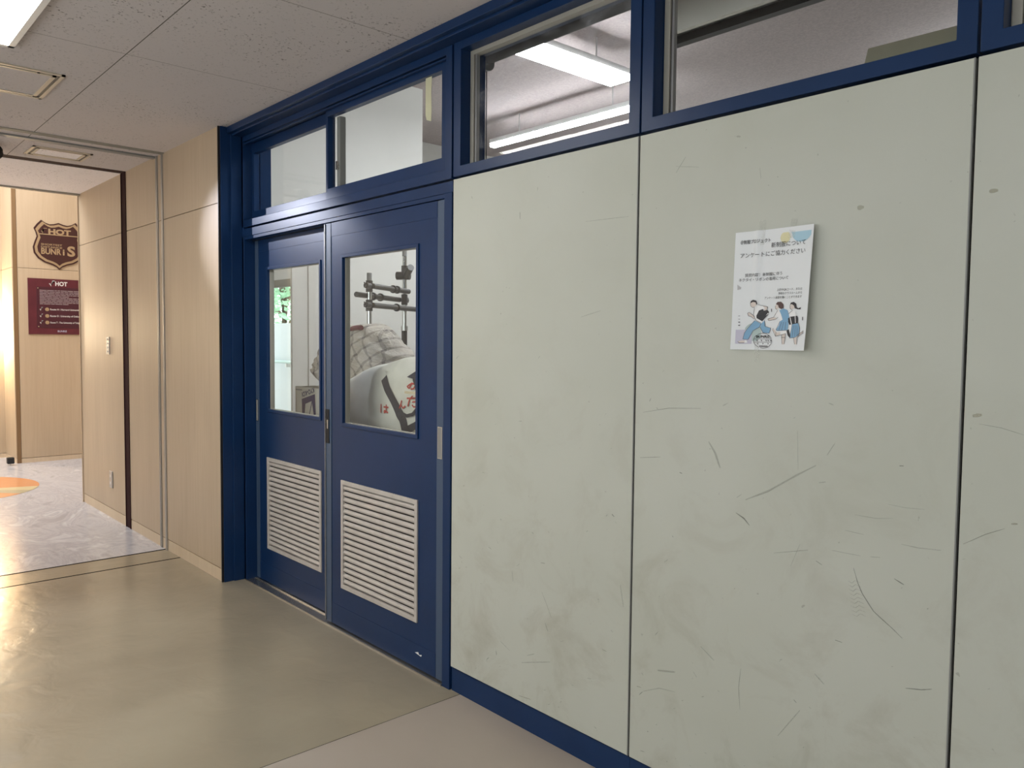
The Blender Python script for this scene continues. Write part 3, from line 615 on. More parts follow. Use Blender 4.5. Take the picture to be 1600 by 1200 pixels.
blob('cloth_underside', (-3.88, .53, 1.0), .27, .145, .125, flat('maroon_fabric', (.06,.025,.028), .8), bun, f1)
pp = [(-4.16+.34*k/12, .44, 1.335+.115*math.sin(math.pi*k/12*.55)) for k in range(13)]
MB().path(pp, .014, 8).build('red_edging', flat('dark_red_cord', (.13,.02,.03), .7), bun)
# tote
canvas = noisy('cream_canvas', (.55,.53,.45), (.64,.62,.54), 9, .8, bs=.12)
strapm = flat('dark_strap', (.035,.03,.036), .8)
tote = thing('tote_bag', 'cream canvas tote bag with dark straps and red handwriting behind the right door', 'bag', (-3.7, .40, TZ))
TC = (-3.38, .345, 1.045); TR = (.43, .125, .165)
def f2(x, y, z, th, ph):
    k = 1+.028*wr(x, y, z, .9)+.014*math.sin(z*10+x*7)
    return (k, k, k, 0, 0, max(0,z)*(.10*min(x,.45)+.055) - .26*max(0,x-.45)*max(0,z))
body = blob('bag_body', TC, *TR, canvas, tote, f2, 110, 60, (.62,.62))
bpy.context.view_layer.update()
from mathutils.bvhtree import BVHTree
def surf(o):
    pl = parent_loc(o); tree = BVHTree.FromPolygons([tuple(v.co+pl) for v in o.data.vertices], [list(p.vertices) for p in o.data.polygons])
    def hit_(x, z, off=.002):
        h_ = tree.ray_cast(Vector((x, -.2, z)), Vector((0,1,0)))
        return Vector((x, (h_[0].y if h_[0] else TC[1])-off, z))
    return hit_
hs = surf(body)
def decal_line(pts, w_, n_=None, off=.003):
    mb = MB(); Q = []
    P = [Vector((p[0],0,p[1])) for p in pts]
    for i in range(len(P)-1):
        L_ = max(2, int((P[i+1]-P[i]).length/.008))
        for s_ in range(L_): Q.append(P[i].lerp(P[i+1], s_/L_))
    Q.append(P[-1]); vs = []
    for i, p in enumerate(Q):
        d = (Q[min(i+1,len(Q)-1)]-Q[max(i-1,0)]).normalized(); nn = Vector((d.z,0,-d.x))*w_/2
        vs += [hs(p.x+nn.x, p.z+nn.z, off), hs(p.x-nn.x, p.z-nn.z, off)]
    mb.add(vs, [(2*i,2*i+1,2*i+3,2*i+2) for i in range(len(Q)-1)]); return mb
decal_line([(-3.26,1.200),(-3.221,1.147),(-3.161,1.077),(-3.107,1.011),(-3.096,.955),(-3.096,.92)], .050).build('strap', strapm, tote)
loop = []
for k in range(15):
    u = k/14; a = -1.5+u*2.55; loop.append((-3.395+.095*math.cos(a)*1.0-.02, 1.03+.125*math.sin(a)))
decal_line([(-3.13,1.045),(-3.075,1.029),(-3.04,1.038),(-3.013,1.06),(-2.990,1.09),(-2.988,1.118),(-3.004,1.165)], .016, off=.006).build('strap', strapm, tote)
decal_line([(-3.095,1.235),(-3.06,1.225),(-3.03,1.19),(-3.002,1.14)], .052, off=.010).build('handle_loop', strapm, tote)
decal_line([(-3.70,.925),(-3.40,.928),(-3.09,.932)], .044).build('base_band', strapm, tote)
decal_line([(-3.106,.950),(-3.03,.985),(-2.975,1.02)], .034).build('base_band', strapm, tote)
red = flat('red_ink', (.42,.05,.03), .7)
def stroke_set(ox, oz, s_, strokes):
    mb = MB()
    for st_ in strokes:
        q = decal_line([(ox+a*s_*1.45, oz+b*s_) for a, b in st_], .0075, off=.0045); mb.add(q.v, q.f)
    return mb
GL = {'ha': [[(0,0),(0,1)],[(.35,.7),(1,.7)],[(.7,1),(.7,.15),(.45,.05),(.45,.3),(1,.1)]],
      'n': [[(.5,1),(.1,0),(.35,.5),(.55,.1),(.9,.35)]],
      'da': [[(0,.75),(.6,.8)],[(.35,1),(.1,0)],[(.5,.45),(.95,.5)],[(.5,.2),(.6,0),(1,.05)],[(.75,.95),(.8,.75)],[(.95,.95),(1,.75)]],
      'a': [[(0,.75),(1,.85)],[(.4,1),(.45,.2)],[(.8,.6),(.3,0),(.1,.3),(.6,.6),(.95,.3),(.6,0)]],
      'no': [[(.5,.9),(.3,.1),(.05,.4),(.4,.9),(.9,.7),(.8,.1),(.5,0)]]}
for g_, ox, oz, s_ in (('ha', -3.275, 1.030, .042), ('n', -3.135, 1.060, .040), ('da', -3.072, 1.074, .050), ('a', -3.008, 1.090, .034), ('no', -3.088, 1.154, .031)):
    stroke_set(ox, oz, s_, GL[g_]).build('red_letter', red, tote)
MB().box(-3.050, -2.955, .200, .207, 1.137, 1.148).build('wooden_tag', flat('pale_wood_tag', (.6,.5,.33), .6), tote)
t = thing('dark_bag', 'dark blue bag just showing right of the tote behind the door frame', 'bag', (-2.83, .40, TZ))
blob('bag_body', (-2.83, .40, 1.04), .11, .10, .165, flat('navy_fabric', (.015,.018,.035), .8), t, lambda x,y,z,th,ph: (1+.03*wr(x,y,z,1),)*3+(0,0,0), 32, 20)
# carton behind left door
bx = thing('carton', 'open-topped white carton with a navy printed mark behind the left door', 'box', (-4.27, .48, TZ))
wcard = noisy('white_card', (.48,.46,.40), (.54,.52,.46), 6, .8)
b_ = MB(); b_.box(-4.445,-4.437,.36,.52,TZ,1.097); b_.box(-4.150,-4.142,.36,.52,TZ,1.097); b_.box(-4.445,-4.142,.36,.368,TZ,1.097); b_.box(-4.445,-4.142,.512,.52,TZ,1.097); b_.box(-4.445,-4.142,.36,.52,TZ,TZ+.006)
b_.build('carton_body', wcard, bx); fl_ = MB(); fl_.prism([(-4.43,.518,1.093),(-4.15,.518,1.093),(-4.16,.56,1.12),(-4.42,.56,1.12)], (0,.004,.001)); fl_.build('carton_flap', cardb, bx)
MB().box(-4.437,-4.36,.3585,.3598,1.075,1.083).build('grey_print', grey, bx)
navy = flat('navy_print', (.035,.03,.09), .7)
FY = .3588
mk = MB(); mk.poly([(x+.183, FY, z+.020) for x, z in [(-4.545,1.005),(-4.383,1.043),(-4.368,.86),(-4.413,.86),(-4.400,.925),(-4.420,1.000),(-4.500,.978),(-4.520,.86),(-4.538,.86)]])
mk.add([(-4.238,FY-.0004,1.020),(-4.230,FY-.0004,1.020),(-4.268,FY-.0004,.925),(-4.276,FY-.0004,.925)], [(0,1,2,3)]); mk.tube((-4.272,FY-.0006,.923),(-4.272,FY,.923), .010, n=16)
mk.build('printed_mark', navy, bx)

# ================================================================ text helper
def text_geo(s_, size, align='LEFT', bold=0, sx=1.0):
    cu = bpy.data.curves.new('t', 'FONT'); cu.body = s_; cu.size = size; cu.align_x = align; cu.offset = bold*size; cu.resolution_u = 3
    o = bpy.data.objects.new('t', cu); COL.objects.link(o); bpy.context.view_layer.update()
    dg = bpy.context.evaluated_depsgraph_get(); me = bpy.data.meshes.new_from_object(o.evaluated_get(dg))
    vs = [(v.co.x*sx, v.co.y) for v in me.vertices]; fs = [tuple(p.vertices) for p in me.polygons]
    bpy.data.objects.remove(o); bpy.data.curves.remove(cu); bpy.data.meshes.remove(me); return vs, fs
def fit_text(s_, x0, x1, zb, size, f3, mb, bold=0):
    vs, fs = text_geo(s_, size, bold=bold)
    if not vs: return
    a = min(v[0] for v in vs); b = max(v[0] for v in vs); k = (x1-x0)/(b-a)
    mb.add([f3(x0+(v[0]-a)*k, zb+v[1]) for v in vs], fs)
# carton lettering, upside-down print running up the slope
cm = MB()
def fc(u, v): # rotated 180 and tilted
    c, s_ = math.cos(R(14)), math.sin(R(14)); x, z = -u, -v
    return (-4.283+x*c-z*s_, FY-.0002, 1.068+x*s_+z*c)
fit_text('KYO-KOI', -.078, .078, -.014, .040, fc, cm, .03)
cm.build('printed_letters', navy, bx)

# ================================================================ POSTER
PX0, PX1, PZ0, PZ1 = -1.193, -.966, 1.367, 1.679
paper = flat('white_paper', (.72,.74,.75), .55); ink = flat('black_ink', (.02,.02,.022), .6)
def PS(u, v, layer=0):
    """sheet: u right, v up (0..1) -> point on the slightly curled paper"""
    x = PX0+.003*(1-v)*-1+u*(PX1-PX0)-.010*(1-v)*u; z = PZ0+v*(PZ1-PZ0)+.000*u
    e = abs(u-.36)
    y = .003+.016*max(0, u-.36)**1.3*(1+.4*(1-v))*1.6+.026*max(0, .36-u)**1.3*(1.35-v)+.006*math.exp(-((u-.30)/.045)**2)*v
    if v < .2: y += .010*(.2-v)*5*(abs(u-.4)**1.5)*.6
    return (x, -y-layer*.0007, z)
po = thing('poster', 'white paper notice with Japanese text and running students taped to the wall panel', 'poster', (-1.08, 0, 1.367))
g_ = MB(); N1, N2 = 48, 40
g_.add([PS(i/N1, j_/N2) for j_ in range(N2+1) for i in range(N1+1)], [(j_*(N1+1)+i, j_*(N1+1)+i+1, (j_+1)*(N1+1)+i+1, (j_+1)*(N1+1)+i) for j_ in range(N2) for i in range(N1)])
sh = g_.build('paper_sheet', paper, po, smooth=True)
# drawing coordinates: (X,Y) on the 1:1 drawing, 0..700 across, 0..1000 down
def D2(X, Y, layer=1): return PS(X/700, 1-Y/1000, layer)
def art(name, col, polys, layer, m_=None):
    mb = MB()
    for P in polys:
        # fan-free: triangulate finely through subdivision of bmesh later
        mb.add([D2(x, y, layer) for x, y in P], [tuple(range(len(P)))])
    return mb.build(name, m_ or flat(name+'_ink', col, .6), po)
def TXT(s_, X0, X1, Yb, size, bold=0):
    mb = MB(); fit_text(s_, X0, X1, -Yb, size, lambda u, v: D2(u, -v, 2), mb, bold); mb.build('printed_line', ink, po)
TXT('＠制服プロジェクト', 52, 322, 102, 36, .012)
TXT('新制服について', 330, 640, 150, 46)
TXT('アンケートにご協力ください', 55, 642, 218, 46)
TXT('質問内容：新制服に伴う', 105, 445, 382, 32)
TXT('ネクタイ・リボンの着用について', 50, 505, 420, 32)
TXT('上記のQRコード、または', 405, 640, 512, 23)
TXT('学校のクラスルームから', 420, 640, 543, 23)
TXT('アンケート画面を開くことができます', 292, 640, 575, 23)
def circ(cx, cy, rx, ry=None, n_=28, a0=0, a1=6.2832): ry = ry or rx; return [(cx+rx*math.cos(a0+(a1-a0)*k/(n_-(0 if a1-a0 > 6.2 else 1))), cy+ry*math.sin(a0+(a1-a0)*k/(n_-(0 if a1-a0 > 6.2 else 1)))) for k in range(n_)]
def strips(cx, cy, r, clip):  # disc cut into narrow columns so it follows the curl
    out = []; n_ = 14; x0, x1, y0, y1 = clip
    for k in range(n_):
        a = cx-r+2*r*k/n_; b = cx-r+2*r*(k+1)/n_; a = max(a, x0); b = min(b, x1)
        if b-a < 1: continue
        def hh(x): return math.sqrt(max(0, r*r-(x-cx)**2))
        pts = [(a, max(y0, cy-hh(a))), (b, max(y0, cy-hh(b))), (b, min(y1, cy+hh(b))), (a, min(y1, cy+hh(a)))]
        if pts[3][1]-pts[0][1] > .5 or pts[2][1]-pts[1][1] > .5: out.append(pts)
    return out
art('blue_blob', (.36,.55,.66), strips(600, 38, 92, (508, 682, 45, 128)), 1)
art('yellow_blob', (.66,.62,.38), strips(455, 80, 46, (400, 510, 40, 130)), 1)
art('lilac_blob', (.52,.50,.60), strips(60, 955, 155, (42, 190, 830, 950)), 1)
art('green_blob', (.42,.52,.50), strips(195, 855, 80, (100, 280, 775, 925)), .8)
# figures, flat printed drawing
def F(x, y): # zoomed drawing px -> sheet units
    u = (x-(104-.032*y))/(1395-.093*y-(104-.032*y)); return (u*700, 508+(y)/985*492)
def FP(P): return [F(x, y) for x, y in P]
skin = (.66,.58,.53); hair = (.03,.025,.03); denim = (.20,.38,.56); whit = (.80,.80,.80); hairb = (.09,.05,.045); outl = (.10,.09,.10)
students = [empty('drawn_student', (PX0+.06+.055*q, -.02, PZ0+.07)) for q in range(3)]
for s_ in students: s_.parent = po; s_.location = Vector(s_.location)-Vector(po.location)
def who(P):
    cx = sum(p[0] for p in P)/len(P); return students[0 if cx < 760*.47 else (1 if cx < 1050*.47+15 else 2)]
def art_s(name, col, polys, layer):
    m_ = flat(name+'_ink', col, .6)
    for P in polys:
        mb = MB(); mb.add([D2(x, y, layer) for x, y in P], [tuple(range(len(P)))]); mb.build(name, m_, who(P))
art_s('shirt', whit, [FP(P) for P in (
  [(470,270),(520,225),(600,240),(640,290),(660,440),(570,530),(490,490),(450,400)],
  [(820,350),(860,330),(900,330),(935,420),(930,495),(870,460),(800,430)],
  [(1050,390),(1120,335),(1165,340),(1175,430),(1060,440)],
  [(895,668),(1015,668),(1015,715),(905,725)], [(300,825),(330,820),(345,865),(290,868)], [(1060,565),(1120,560),(1090,720),(1065,700)])], 1.2)
art_s('skin', skin, [FP(P) for P in (
  [(398,190),(430,160),(500,175),(505,225),(470,262),(440,272),(405,245)],
  [(350,365),(375,350),(405,370),(470,420),(462,465),(405,420),(365,412)],
  [(590,240),(690,265),(665,330),(600,330),(640,280),(590,262)],
  [(820,255),(845,215),(880,240),(880,290),(850,315),(825,300)],
  [(690,465),(720,460),(790,440),(830,455),(825,475),(720,495),(690,490)],
  [(1075,250),(1100,220),(1150,250),(1150,300),(1105,325),(1075,305)],
  [(780,620),(830,690),(905,690),(905,735),(820,755),(800,700),(770,650)],
  [(925,725),(995,715),(990,780),(970,885),(935,885),(925,790)],
  [(1130,780),(1190,770),(1185,885),(1150,885)], [(1180,745),(1280,680),(1285,700),(1190,775)],
  [(195,845),(270,825),(300,835),(300,862),(215,870)])], 1.4)
art_s('blue_clothes', denim, [FP(P) for P in (
  [(470,490),(570,545),(545,600),(440,660),(360,810),(275,805),(300,700),(345,630)],
  [(570,545),(630,490),(640,590),(740,620),(710,705),(600,695),(555,600)],
  [(900,510),(950,480),(1050,500),(1030,655),(850,665),(830,645),(880,570)],
  [(890,330),(960,300),(1030,330),(1060,440),(1040,495),(950,495),(920,400)],
  [(1110,545),(1210,540),(1235,620),(1220,740),(1150,775),(1065,785),(1095,640)])], 1.6)
art_s('black_hair', hair, [FP(P) for P in (
  [(395,200),(405,160),(450,140),(500,155),(515,205),(500,230),(490,185),(440,175)],
  [(1075,245),(1090,210),(1140,200),(1180,230),(1190,290),(1215,305),(1260,290),(1250,325),(1200,322),(1155,305),(1140,260),(1105,235)])], 1.8)
art_s('brown_hair', hairb, [FP([(830,225),(860,190),(920,188),(960,230),(965,295),(920,310),(880,285),(870,245)])], 1.8)
art_s('school_bag', (.03,.03,.035), [FP(P) for P in (
  [(545,310),(610,300),(620,330),(680,315),(710,350),(690,400),(590,505),(500,450),(498,410)],
  [(1040,465),(1070,440),(1195,425),(1210,455),(1205,545),(1060,570),(1040,520)],
  [(1012,665),(1050,640),(1080,760),(1065,780),(1030,740)])], 2.0)
lines = []
def stroke(P, w_, mb, layer=2.4):
    P = FP(P)
    if mb is None: mb = MB()
    for (x0, y0), (x1, y1) in zip(P[:-1], P[1:]):
        L_ = math.hypot(x1-x0, y1-y0) or 1; nx, ny = -(y1-y0)/L_*w_/2, (x1-x0)/L_*w_/2
        mb.add([D2(x0+nx, y0+ny, layer), D2(x1+nx, y1+ny, layer), D2(x1-nx, y1-ny, layer), D2(x0-nx, y0-ny, layer)], [(0,1,2,3)])
    return mb, P
OLM = flat('outline_ink', outl, .6); per = [MB(), MB(), MB()]
for P in ([(470,490),(345,630),(300,700),(275,805),(360,810),(440,660),(545,600),(570,545)], [(555,600),(600,695),(710,705),(740,620),(640,590),(630,490)],
  [(470,270),(450,400),(490,490),(570,530)], [(520,225),(690,265),(665,330),(600,430)], [(350,365),(375,350),(405,370),(470,420)], [(350,365),(365,412),(405,420),(462,465)],
  [(398,190),(405,245),(440,272),(470,262)], [(690,465),(790,440),(860,330)], [(690,465),(695,490),(720,495),(825,475),(870,440)], [(900,510),(830,645),(850,665),(1030,655)],
  [(930,520),(880,655)], [(965,520),(930,655)], [(1000,520),(985,650)], [(820,755),(830,690)], [(820,755),(905,735),(1000,710)], [(925,725),(935,885)], [(995,715),(970,885)], [(930,775),(990,775)],
  [(1110,545),(1095,640),(1065,785),(1150,775),(1220,740),(1235,620),(1210,540)], [(1130,580),(1110,770)], [(1160,580),(1155,760)], [(1190,580),(1195,745)], [(1130,780),(1150,885)], [(1190,770),(1185,885)],
  [(1180,745),(1280,680),(1290,665),(1292,715)], [(1190,775),(1285,700)], [(195,845),(215,870),(300,868)], [(820,255),(825,300),(850,315)], [(1075,250),(1075,305),(1105,325)], [(1050,390),(1120,335)], [(780,620),(770,650),(820,755)]):
    q, PP = stroke(P, 3.0, None); per[students.index(who(PP))].add(q.v, q.f)
for q, s_ in zip(per, students): q.build('outline', OLM, s_)
# stamp
ol = MB()
for k in range(40):
    a, b = 6.2832*k/40, 6.2832*(k+1)/40
    if 0 <= k % 13 < 12: stroke([(600+153*math.cos(a), 830+125*math.sin(a)), (600+153*math.cos(b), 830+125*math.sin(b))], 4, ol)
stroke([(450,797),(750,797)], 3, ol); stroke([(445,855),(748,855)], 3, ol)
for x in (500, 575, 655, 690, 735): stroke([(x-12,820),(x+12,820),(x,835),(x+8,838)], 5, ol)
for x in (510, 600, 690): stroke([(x-10,872),(x+10,875),(x-4,892)], 4, ol)
for k in range(7): stroke([(540+k*21,912),(552+k*21,935)], 6, ol); stroke([(552+k*21,912),(540+k*21,932)], 4, ol)
ol.build('stamp_mark', OLM, po); ol = MB()
for y, h in ((410,0),(465,0),(515,1),(570,1)): stroke([(200,y),(230,y)], 8 if h else 4, ol); 
stroke([(1285,445),(1285,500)], 8, ol); stroke([(755,300),(755,350)], 8, ol)
ol.build('tiny_caption', OLM, po)
s_ = MB(); a_ = F(490, 770); b_ = F(715, 770)
fit_text('BUNRiS', a_[0], b_[0], -a_[1]-6, 30, lambda u, v: D2(u, -v, 2.6), s_, .03); s_.build('stamp_text', ink, po)
art('small_grey_mark', (.45,.45,.46), [[(38,445),(75,470),(70,485),(40,490)]], 1)
art_s('bag_strap', whit, [FP(P) for P in ([(555,395),(600,430),(690,365),(700,378),(605,450),(548,405)], [(1068,445),(1080,445),(1105,560),(1090,562)], [(1152,345),(1162,345),(1170,540),(1158,540)])], 2.2)
# tapes
tapem = flat('clear_tape', (.75,.75,.68), .12, spec=.8); tapem.node_tree.nodes['Principled BSDF'].inputs['Alpha'].default_value = .16
tv = MB(); tv.add([(-1.124,-.0018,1.705),(-1.106,-.0018,1.705),(-1.106,-.0068,1.640),(-1.124,-.0068,1.640)], [(0,1,2,3)]); tv.build('clear_tape', tapem, po)
tv = MB(); tv.add([(-1.036,-.0018,1.700),(-1.018,-.0018,1.700),(-1.018,-.016,1.650),(-1.036,-.015,1.650)], [(0,1,2,3)]); tv.build('clear_tape', tapem, po)
tv = MB(); tv.add([(-1.128,-.0015,1.335),(-1.116,-.0015,1.335),(-1.116,-.007,1.390),(-1.128,-.007,1.390)], [(0,1,2,3)]); tv.build('clear_tape', tapem, po)

# ================================================================ small wall fittings
sw = thing('light_switch', 'narrow metal light switch plate with round buttons on the wood wall', 'switch', (-6.53, -.12, 1.32))
MB().box(-6.560, -6.490, -.127, -.12, 1.252, 1.384).build('switch_plate', alu, sw, bevel=.002)
for k in range(4): MB().tube((-6.525, -.1275, 1.275+k*.03), (-6.525, -.131, 1.275+k*.03), .008, n=12).build('button', white_metal, sw)
ou = thing('wall_outlet', 'narrow metal socket plate low on the wood wall', 'outlet', (-6.50, -.12, .30))
MB().box(-6.535, -6.465, -.129, -.12, .236, .364).build('outlet_plate', alu, ou, bevel=.003)
for z in (.272, .326): MB().box(-6.512, -6.488, -.1305, -.128, z-.010, z+.010).build('socket', white_metal, ou)
# ceiling fixture
lampm = emis('corridor_lamp_white', (1, .985, .95), CORR_E)
def ceil_light(x0, x1, y0, y1, label, on):
    t = thing('ceiling_light', label, 'ceiling light', ((x0+x1)/2, (y0+y1)/2, 2.55), 'recessed corridor ceiling lights')
    mb = MB(); w_ = .022
    for a in ((x0,x1,y0,y0+w_),(x0,x1,y1-w_,y1),(x0,x0+w_,y0,y1),(x1-w_,x1,y0,y1)): mb.box(*a, 2.535, 2.551)
    mb.build('light_frame', white_metal, t)
    MB().box(x0+w_, x1-w_, y0+w_, y1-w_, 2.540, 2.548).build('diffuser', on, t)
    MB().tube((x0+.03, (y0+y1)/2, 2.542), (x1-.03, (y0+y1)/2, 2.542), .012).build('lamp_tube', on, t)
ceil_light(-3.76, -2.52, -1.50, -1.20, 'glowing white recessed light at the top left corner of the ceiling', lampm)
# hatches
def hatch(x0, x1, y0, y1, z, label, m_):
    t = thing('ceiling_hatch', label, 'hatch', ((x0+x1)/2, (y0+y1)/2, z), 'access hatches in the ceiling')
    mb = MB(); w_ = .016
    for q in (0, .030):
        a, b, c, d = x0+q, x1-q, y0+q, y1-q
        for bb in ((a,b,c,c+w_),(a,b,d-w_,d),(a,a+w_,c,d),(b-w_,b,c,d)): mb.box(*bb, z-.006-.001*(q>0), z+.001)
    mb.build('hatch_frame', flat('cream_metal', (.55,.47,.36), .4), t)
    MB().box(x0+.044, x1-.044, y0+.044, y1-.044, z-.003, z+.001).build('hatch_panel', m_, t)
    MB().box(x0+.014, x1-.014, y0+.014, y1-.014, z-.0015, z+.001).build('hatch_gap', dkplastic, t)
    if x1-x0 > .3: MB().tube((x1-.03, y1-.10, z-.0075), (x1-.03, y1-.10, z-.004), .006).build('hatch_screw', dkplastic, t)
hatch(-4.50, -4.03, -1.42, -.952, 2.55, 'square access hatch in the ceiling below the lit lamp', ceilm)
hatch(-5.905, -5.625, -.77, -.435, 2.55, 'smaller access hatch in the ceiling between track and maroon band', ceil_hall)
# spotlight
def spotl(label, base, c0, dirv, lit):
    sp = thing('ceiling_spotlight', label, 'spotlight', base, 'black ceiling spotlights before the hall'); B_ = Vector(base)
    MB().tube(B_-Vector((0,0,.006)), B_+Vector((0,0,.001)), .045).build('mounting_plate', white_metal, sp, smooth=True)
    MB().tube(B_, c0, .010).build('stem', dkplastic, sp, smooth=True)
    MB().tube(c0-dirv*.05, c0+dirv*.075, .046, .052, n=28, cap=False).build('lamp_shade', black, sp, smooth=True)
    MB().tube(c0-dirv*.075, c0-dirv*.045, .025, .046, n=28).build('shade_cap', black, sp, smooth=True)
    if lit: MB().tube(c0+dirv*.020, c0+dirv*.030, .038, n=24).build('bulb', emis('spot_bulb', (.85,.9,1), 12), sp, smooth=True)
spotl('black ceiling spotlight cut off at the left edge', (-5.80,-.955,2.55), Vector((-5.76,-.970,2.482)), Vector((-.75,-.45,-.45)).normalized(), False)
dv = (Vector((-3.98,0,1.78))-Vector((-5.62,-1.15,2.44))).normalized()
spotl('second black ceiling spotlight farther left, aimed at the blue doors', (-5.80,-1.27,2.55), Vector((-5.62,-1.15,2.44))-dv*.09, dv, True)
# shield sign
YC = .315
SY = lambda y: y
brown = flat('dark_brown_sign', (.040,.008,.008), .45); tan = flat('tan_lettering', (.33,.23,.13), .5)
def shield(k, dz=0):
    # (y offset from centre, z) of highway-shield outline scaled
    half = [(0,.498),(.045,.482),(.085,.476),(.125,.488),(.165,.515),(.205,.470),(.235,.425),(.218,.385),(.208,.340),(.228,.285),(.246,.225),(.238,.165),(.200,.110),(.140,.070),(.075,.050),(.030,.028),(0,.0)]
    pts = [(a, b) for a, b in half]+[(-a, b) for a, b in half[-2:0:-1]]
    cz = .26; return [(YC+a*k, 2.13+cz+(b-cz)*k+dz) for a, b in pts]
sg = thing('shield_sign', 'dark brown shield-shaped sign reading HOT and BUNRiS on the far wood wall', 'sign', (-9.95, YC, 2.13))
MB().prism([(-9.95, y, z) for y, z in shield(1.03)], (.012,0,0)).build('shield_back', brown, sg)
MB().prism([(-9.938, y, z) for y, z in shield(.965)], (.002,0,0)).build('shield_band', tan, sg)
MB().prism([(-9.936, y, z) for y, z in shield(.86)], (.002,0,0)).build('shield_face', brown, sg)
MB().box(-9.934, -9.932, YC-.205, YC+.205, 2.13+.365, 2.13+.375).build('divider', tan, sg)
lt = MB(); f3 = lambda u, v: (-9.9325, u, v)
# sign faces +x: reader's left is low y
fit_text('HOT', .212, .434, 2.508, .076, f3, lt, .05)
lt.add([f3(u, v) for u, v in [(.140,2.530),(.152,2.537),(.160,2.518),(.172,2.562),(.200,2.562),(.200,2.567),(.168,2.567),(.158,2.505),(.150,2.526)]], [tuple(range(9))])
lt.build('sign_title', tan, sg); lt = MB()
fit_text('SHORTEST', .139, .345, 2.381, .026, f3, lt, .02)
lt.build('sign_small_line', tan, sg); lt = MB()
fit_text('DISTANCE', .139, .345, 2.353, .026, f3, lt, .02)
lt.build('sign_small_line', tan, sg); lt = MB()
fit_text('BUNR', .139, .335, 2.286, .088, f3, lt, .03)
fit_text('i', .349, .368, 2.284, .096, f3, lt, .02)
fit_text('S', .394, .474, 2.280, .150, f3, lt, .035)
lt.build('sign_name', tan, sg)
# info board
bd = thing('info_board', 'square maroon information board headed HOT under the shield sign', 'sign', (-9.95, .308, 1.406))
MB().box(-9.95, -9.938, .005, .612, 1.407, 2.016).build('board', noisy('maroon_board', (.075,.008,.018), (.105,.013,.026), 7, .4), bd)
MB().frame(0,1,0,1,.1,0,1) # unused
iw = MB(); iw.box(-9.9385,-9.9365,.085,.525,1.475,1.925); iw.build('inner_panel', flat('darker_maroon', (.055,.010,.022), .3), bd)
wt = flat('white_print', (.62,.60,.60), .5); bt = MB(); f4 = lambda u, v: (-9.9358, u, v)
fit_text('HOT', .270, .390, 1.944, .062, lambda u, v: (-9.9372, u, v), bt, .04)
bt.add([(-9.9372, u, v) for u, v in [(.205,1.962),(.222,1.968),(.230,1.945),(.245,1.992),(.265,1.992),(.265,1.998),(.241,1.998),(.229,1.935),(.215,1.958)]], [tuple(range(9))])
bt.build('board_title', wt, bd)
bl = MB(); rr = random.Random(2)
for k in range(10):
    z = 1.885-k*.0165; u = .115
    while u < (.505 if k not in (4, 9) else .36):
        L_ = rr.uniform(.02, .07); e_ = min(u+L_, .515); bl.add([f4(u,z),f4(e_,z),f4(e_,z+.006),f4(u,z+.006)], [(0,1,2,3)]); u = e_+.006
bl.build('board_small_text', flat('grey_print', (.36,.30,.32), .5), bd)
for k, s_ in enumerate(('Route H : Harvard University', 'Route O : University of Oxford', 'Route T : The University of Tokyo')):
    br = MB(); z = 1.680-k*.072; fit_text(s_, .215, .515, z-.008, .026, f4, br, .02)
    br.add([f4(u, v) for u, v in [(.112,z),(.120,z+.004),(.125,z-.010),(.135,z+.02),(.145,z+.02),(.145,z+.023),(.132,z+.023),(.125,z-.016)]], [tuple(range(8))]); br.build('route_line', wt, bd)
for k in range(3):
    z = 1.680-k*.072; MB().tube((-9.9365,.185,z),(-9.9345,.185,z), .020, n=20).build('route_emblem', tan, bd)
for y in (.10, .51):
    for z in (1.49, 1.91): MB().tube((-9.9365,y,z),(-9.932,y,z), .006, n=10).build('screw', chrome, bd)
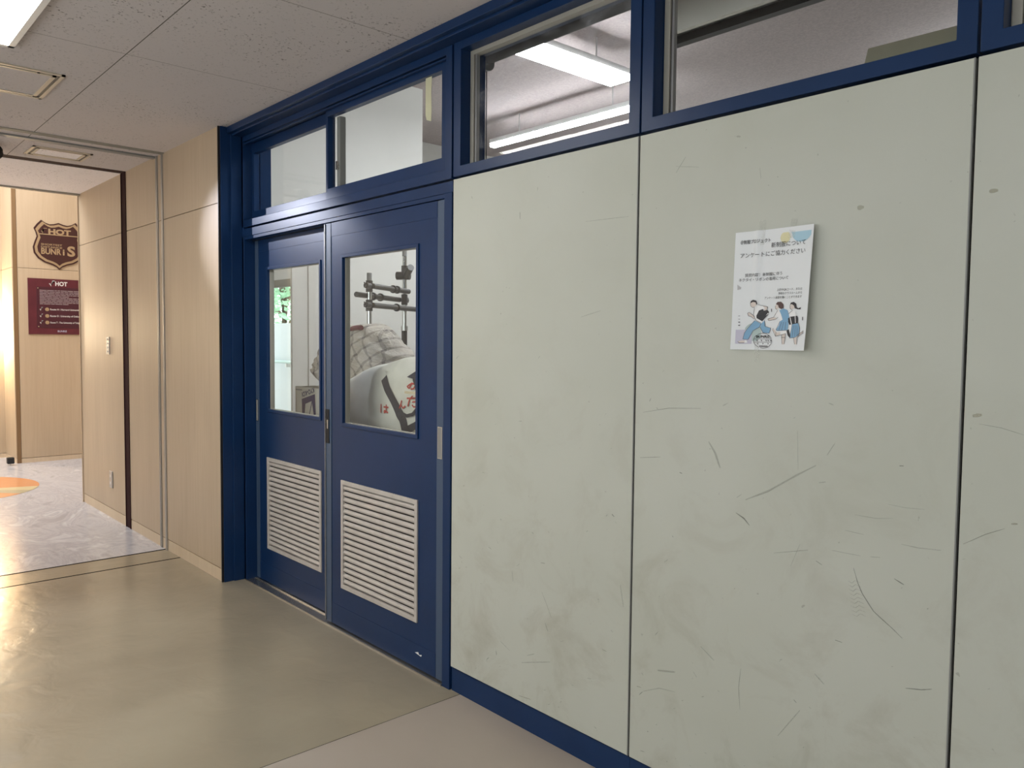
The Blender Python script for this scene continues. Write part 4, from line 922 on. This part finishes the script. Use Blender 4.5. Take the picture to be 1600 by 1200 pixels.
gg = MB(); fit_text('BUNRiS', .285, .375, 1.432, .028, lambda u, v: (-9.9372, u, v), gg, .02); gg.build('board_logo', flat('pale_logo', (.45,.45,.60), .5), bd)
# sconce
sc_ = thing('wall_sconce', 'glowing wall lamp just past the left edge, lighting the far wood wall', 'lamp', (-10.52, -.42, 1.48))
MB().box(-10.52, -10.50, -.48, -.36, 1.30, 1.66).build('wall_plate', white_metal, sc_)
MB().tube((-10.43,-.42,1.24),(-10.43,-.42,1.72), .055, n=24).build('lamp_shade', emis('sconce_glass', (1,.80,.52), SCONCE_E), sc_, smooth=True)
# door stop
ds = thing('door_stop', 'small black door stop standing on the hall floor', 'door stop', (-9.86, -.21, 0))
MB().tube((-9.86,-.21,0),(-9.86,-.21,.02), .007, n=14).build('pin', chrome, ds)
MB().box(-9.895,-9.825,-.24,-.175,.018,.085).build('rubber_block', black, ds, bevel=.008)
# floor inlay: round pattern of coloured terrazzo
IC = (-8.57, -.96); IR = .75
def disc(r0, r1, a0, a1, z, n_=48):
    P = [(IC[0]+r1*math.cos(a0+(a1-a0)*k/n_), IC[1]+r1*math.sin(a0+(a1-a0)*k/n_), z) for k in range(n_+1)]
    Q = [(IC[0]+r0*math.cos(a0+(a1-a0)*k/n_), IC[1]+r0*math.sin(a0+(a1-a0)*k/n_), z) for k in range(n_+1)]
    mb = MB(); mb.add(P+Q, [(k, k+1, n_+2+k, n_+1+k) for k in range(n_)]); return mb
inl = thing('floor_inlay', 'round orange and sand coloured inlay in the hall floor at the left edge', 'floor inlay', (IC[0], IC[1], 0))
org = flat('orange_terrazzo', (.56,.25,.11), .25); sand = flat('sand_terrazzo', (.55,.47,.28), .25); olv = flat('olive_terrazzo', (.40,.36,.24), .25)
disc(0, IR, 0, 6.2832, .0012).build('inlay_ring', org, inl)
for a in (.75, 2.32, 3.89, 5.46): disc(.22, IR, a, a+.42, .0018, 20).build('inlay_wedge', olv, inl)
for a in (.98, 2.55, 4.12, 5.69): disc(.18, IR, a, a+.26, .0024, 14).build('inlay_ray', sand, inl)
disc(.16, .34, 0, 6.2832, .0030).build('inlay_circle', sand, inl)
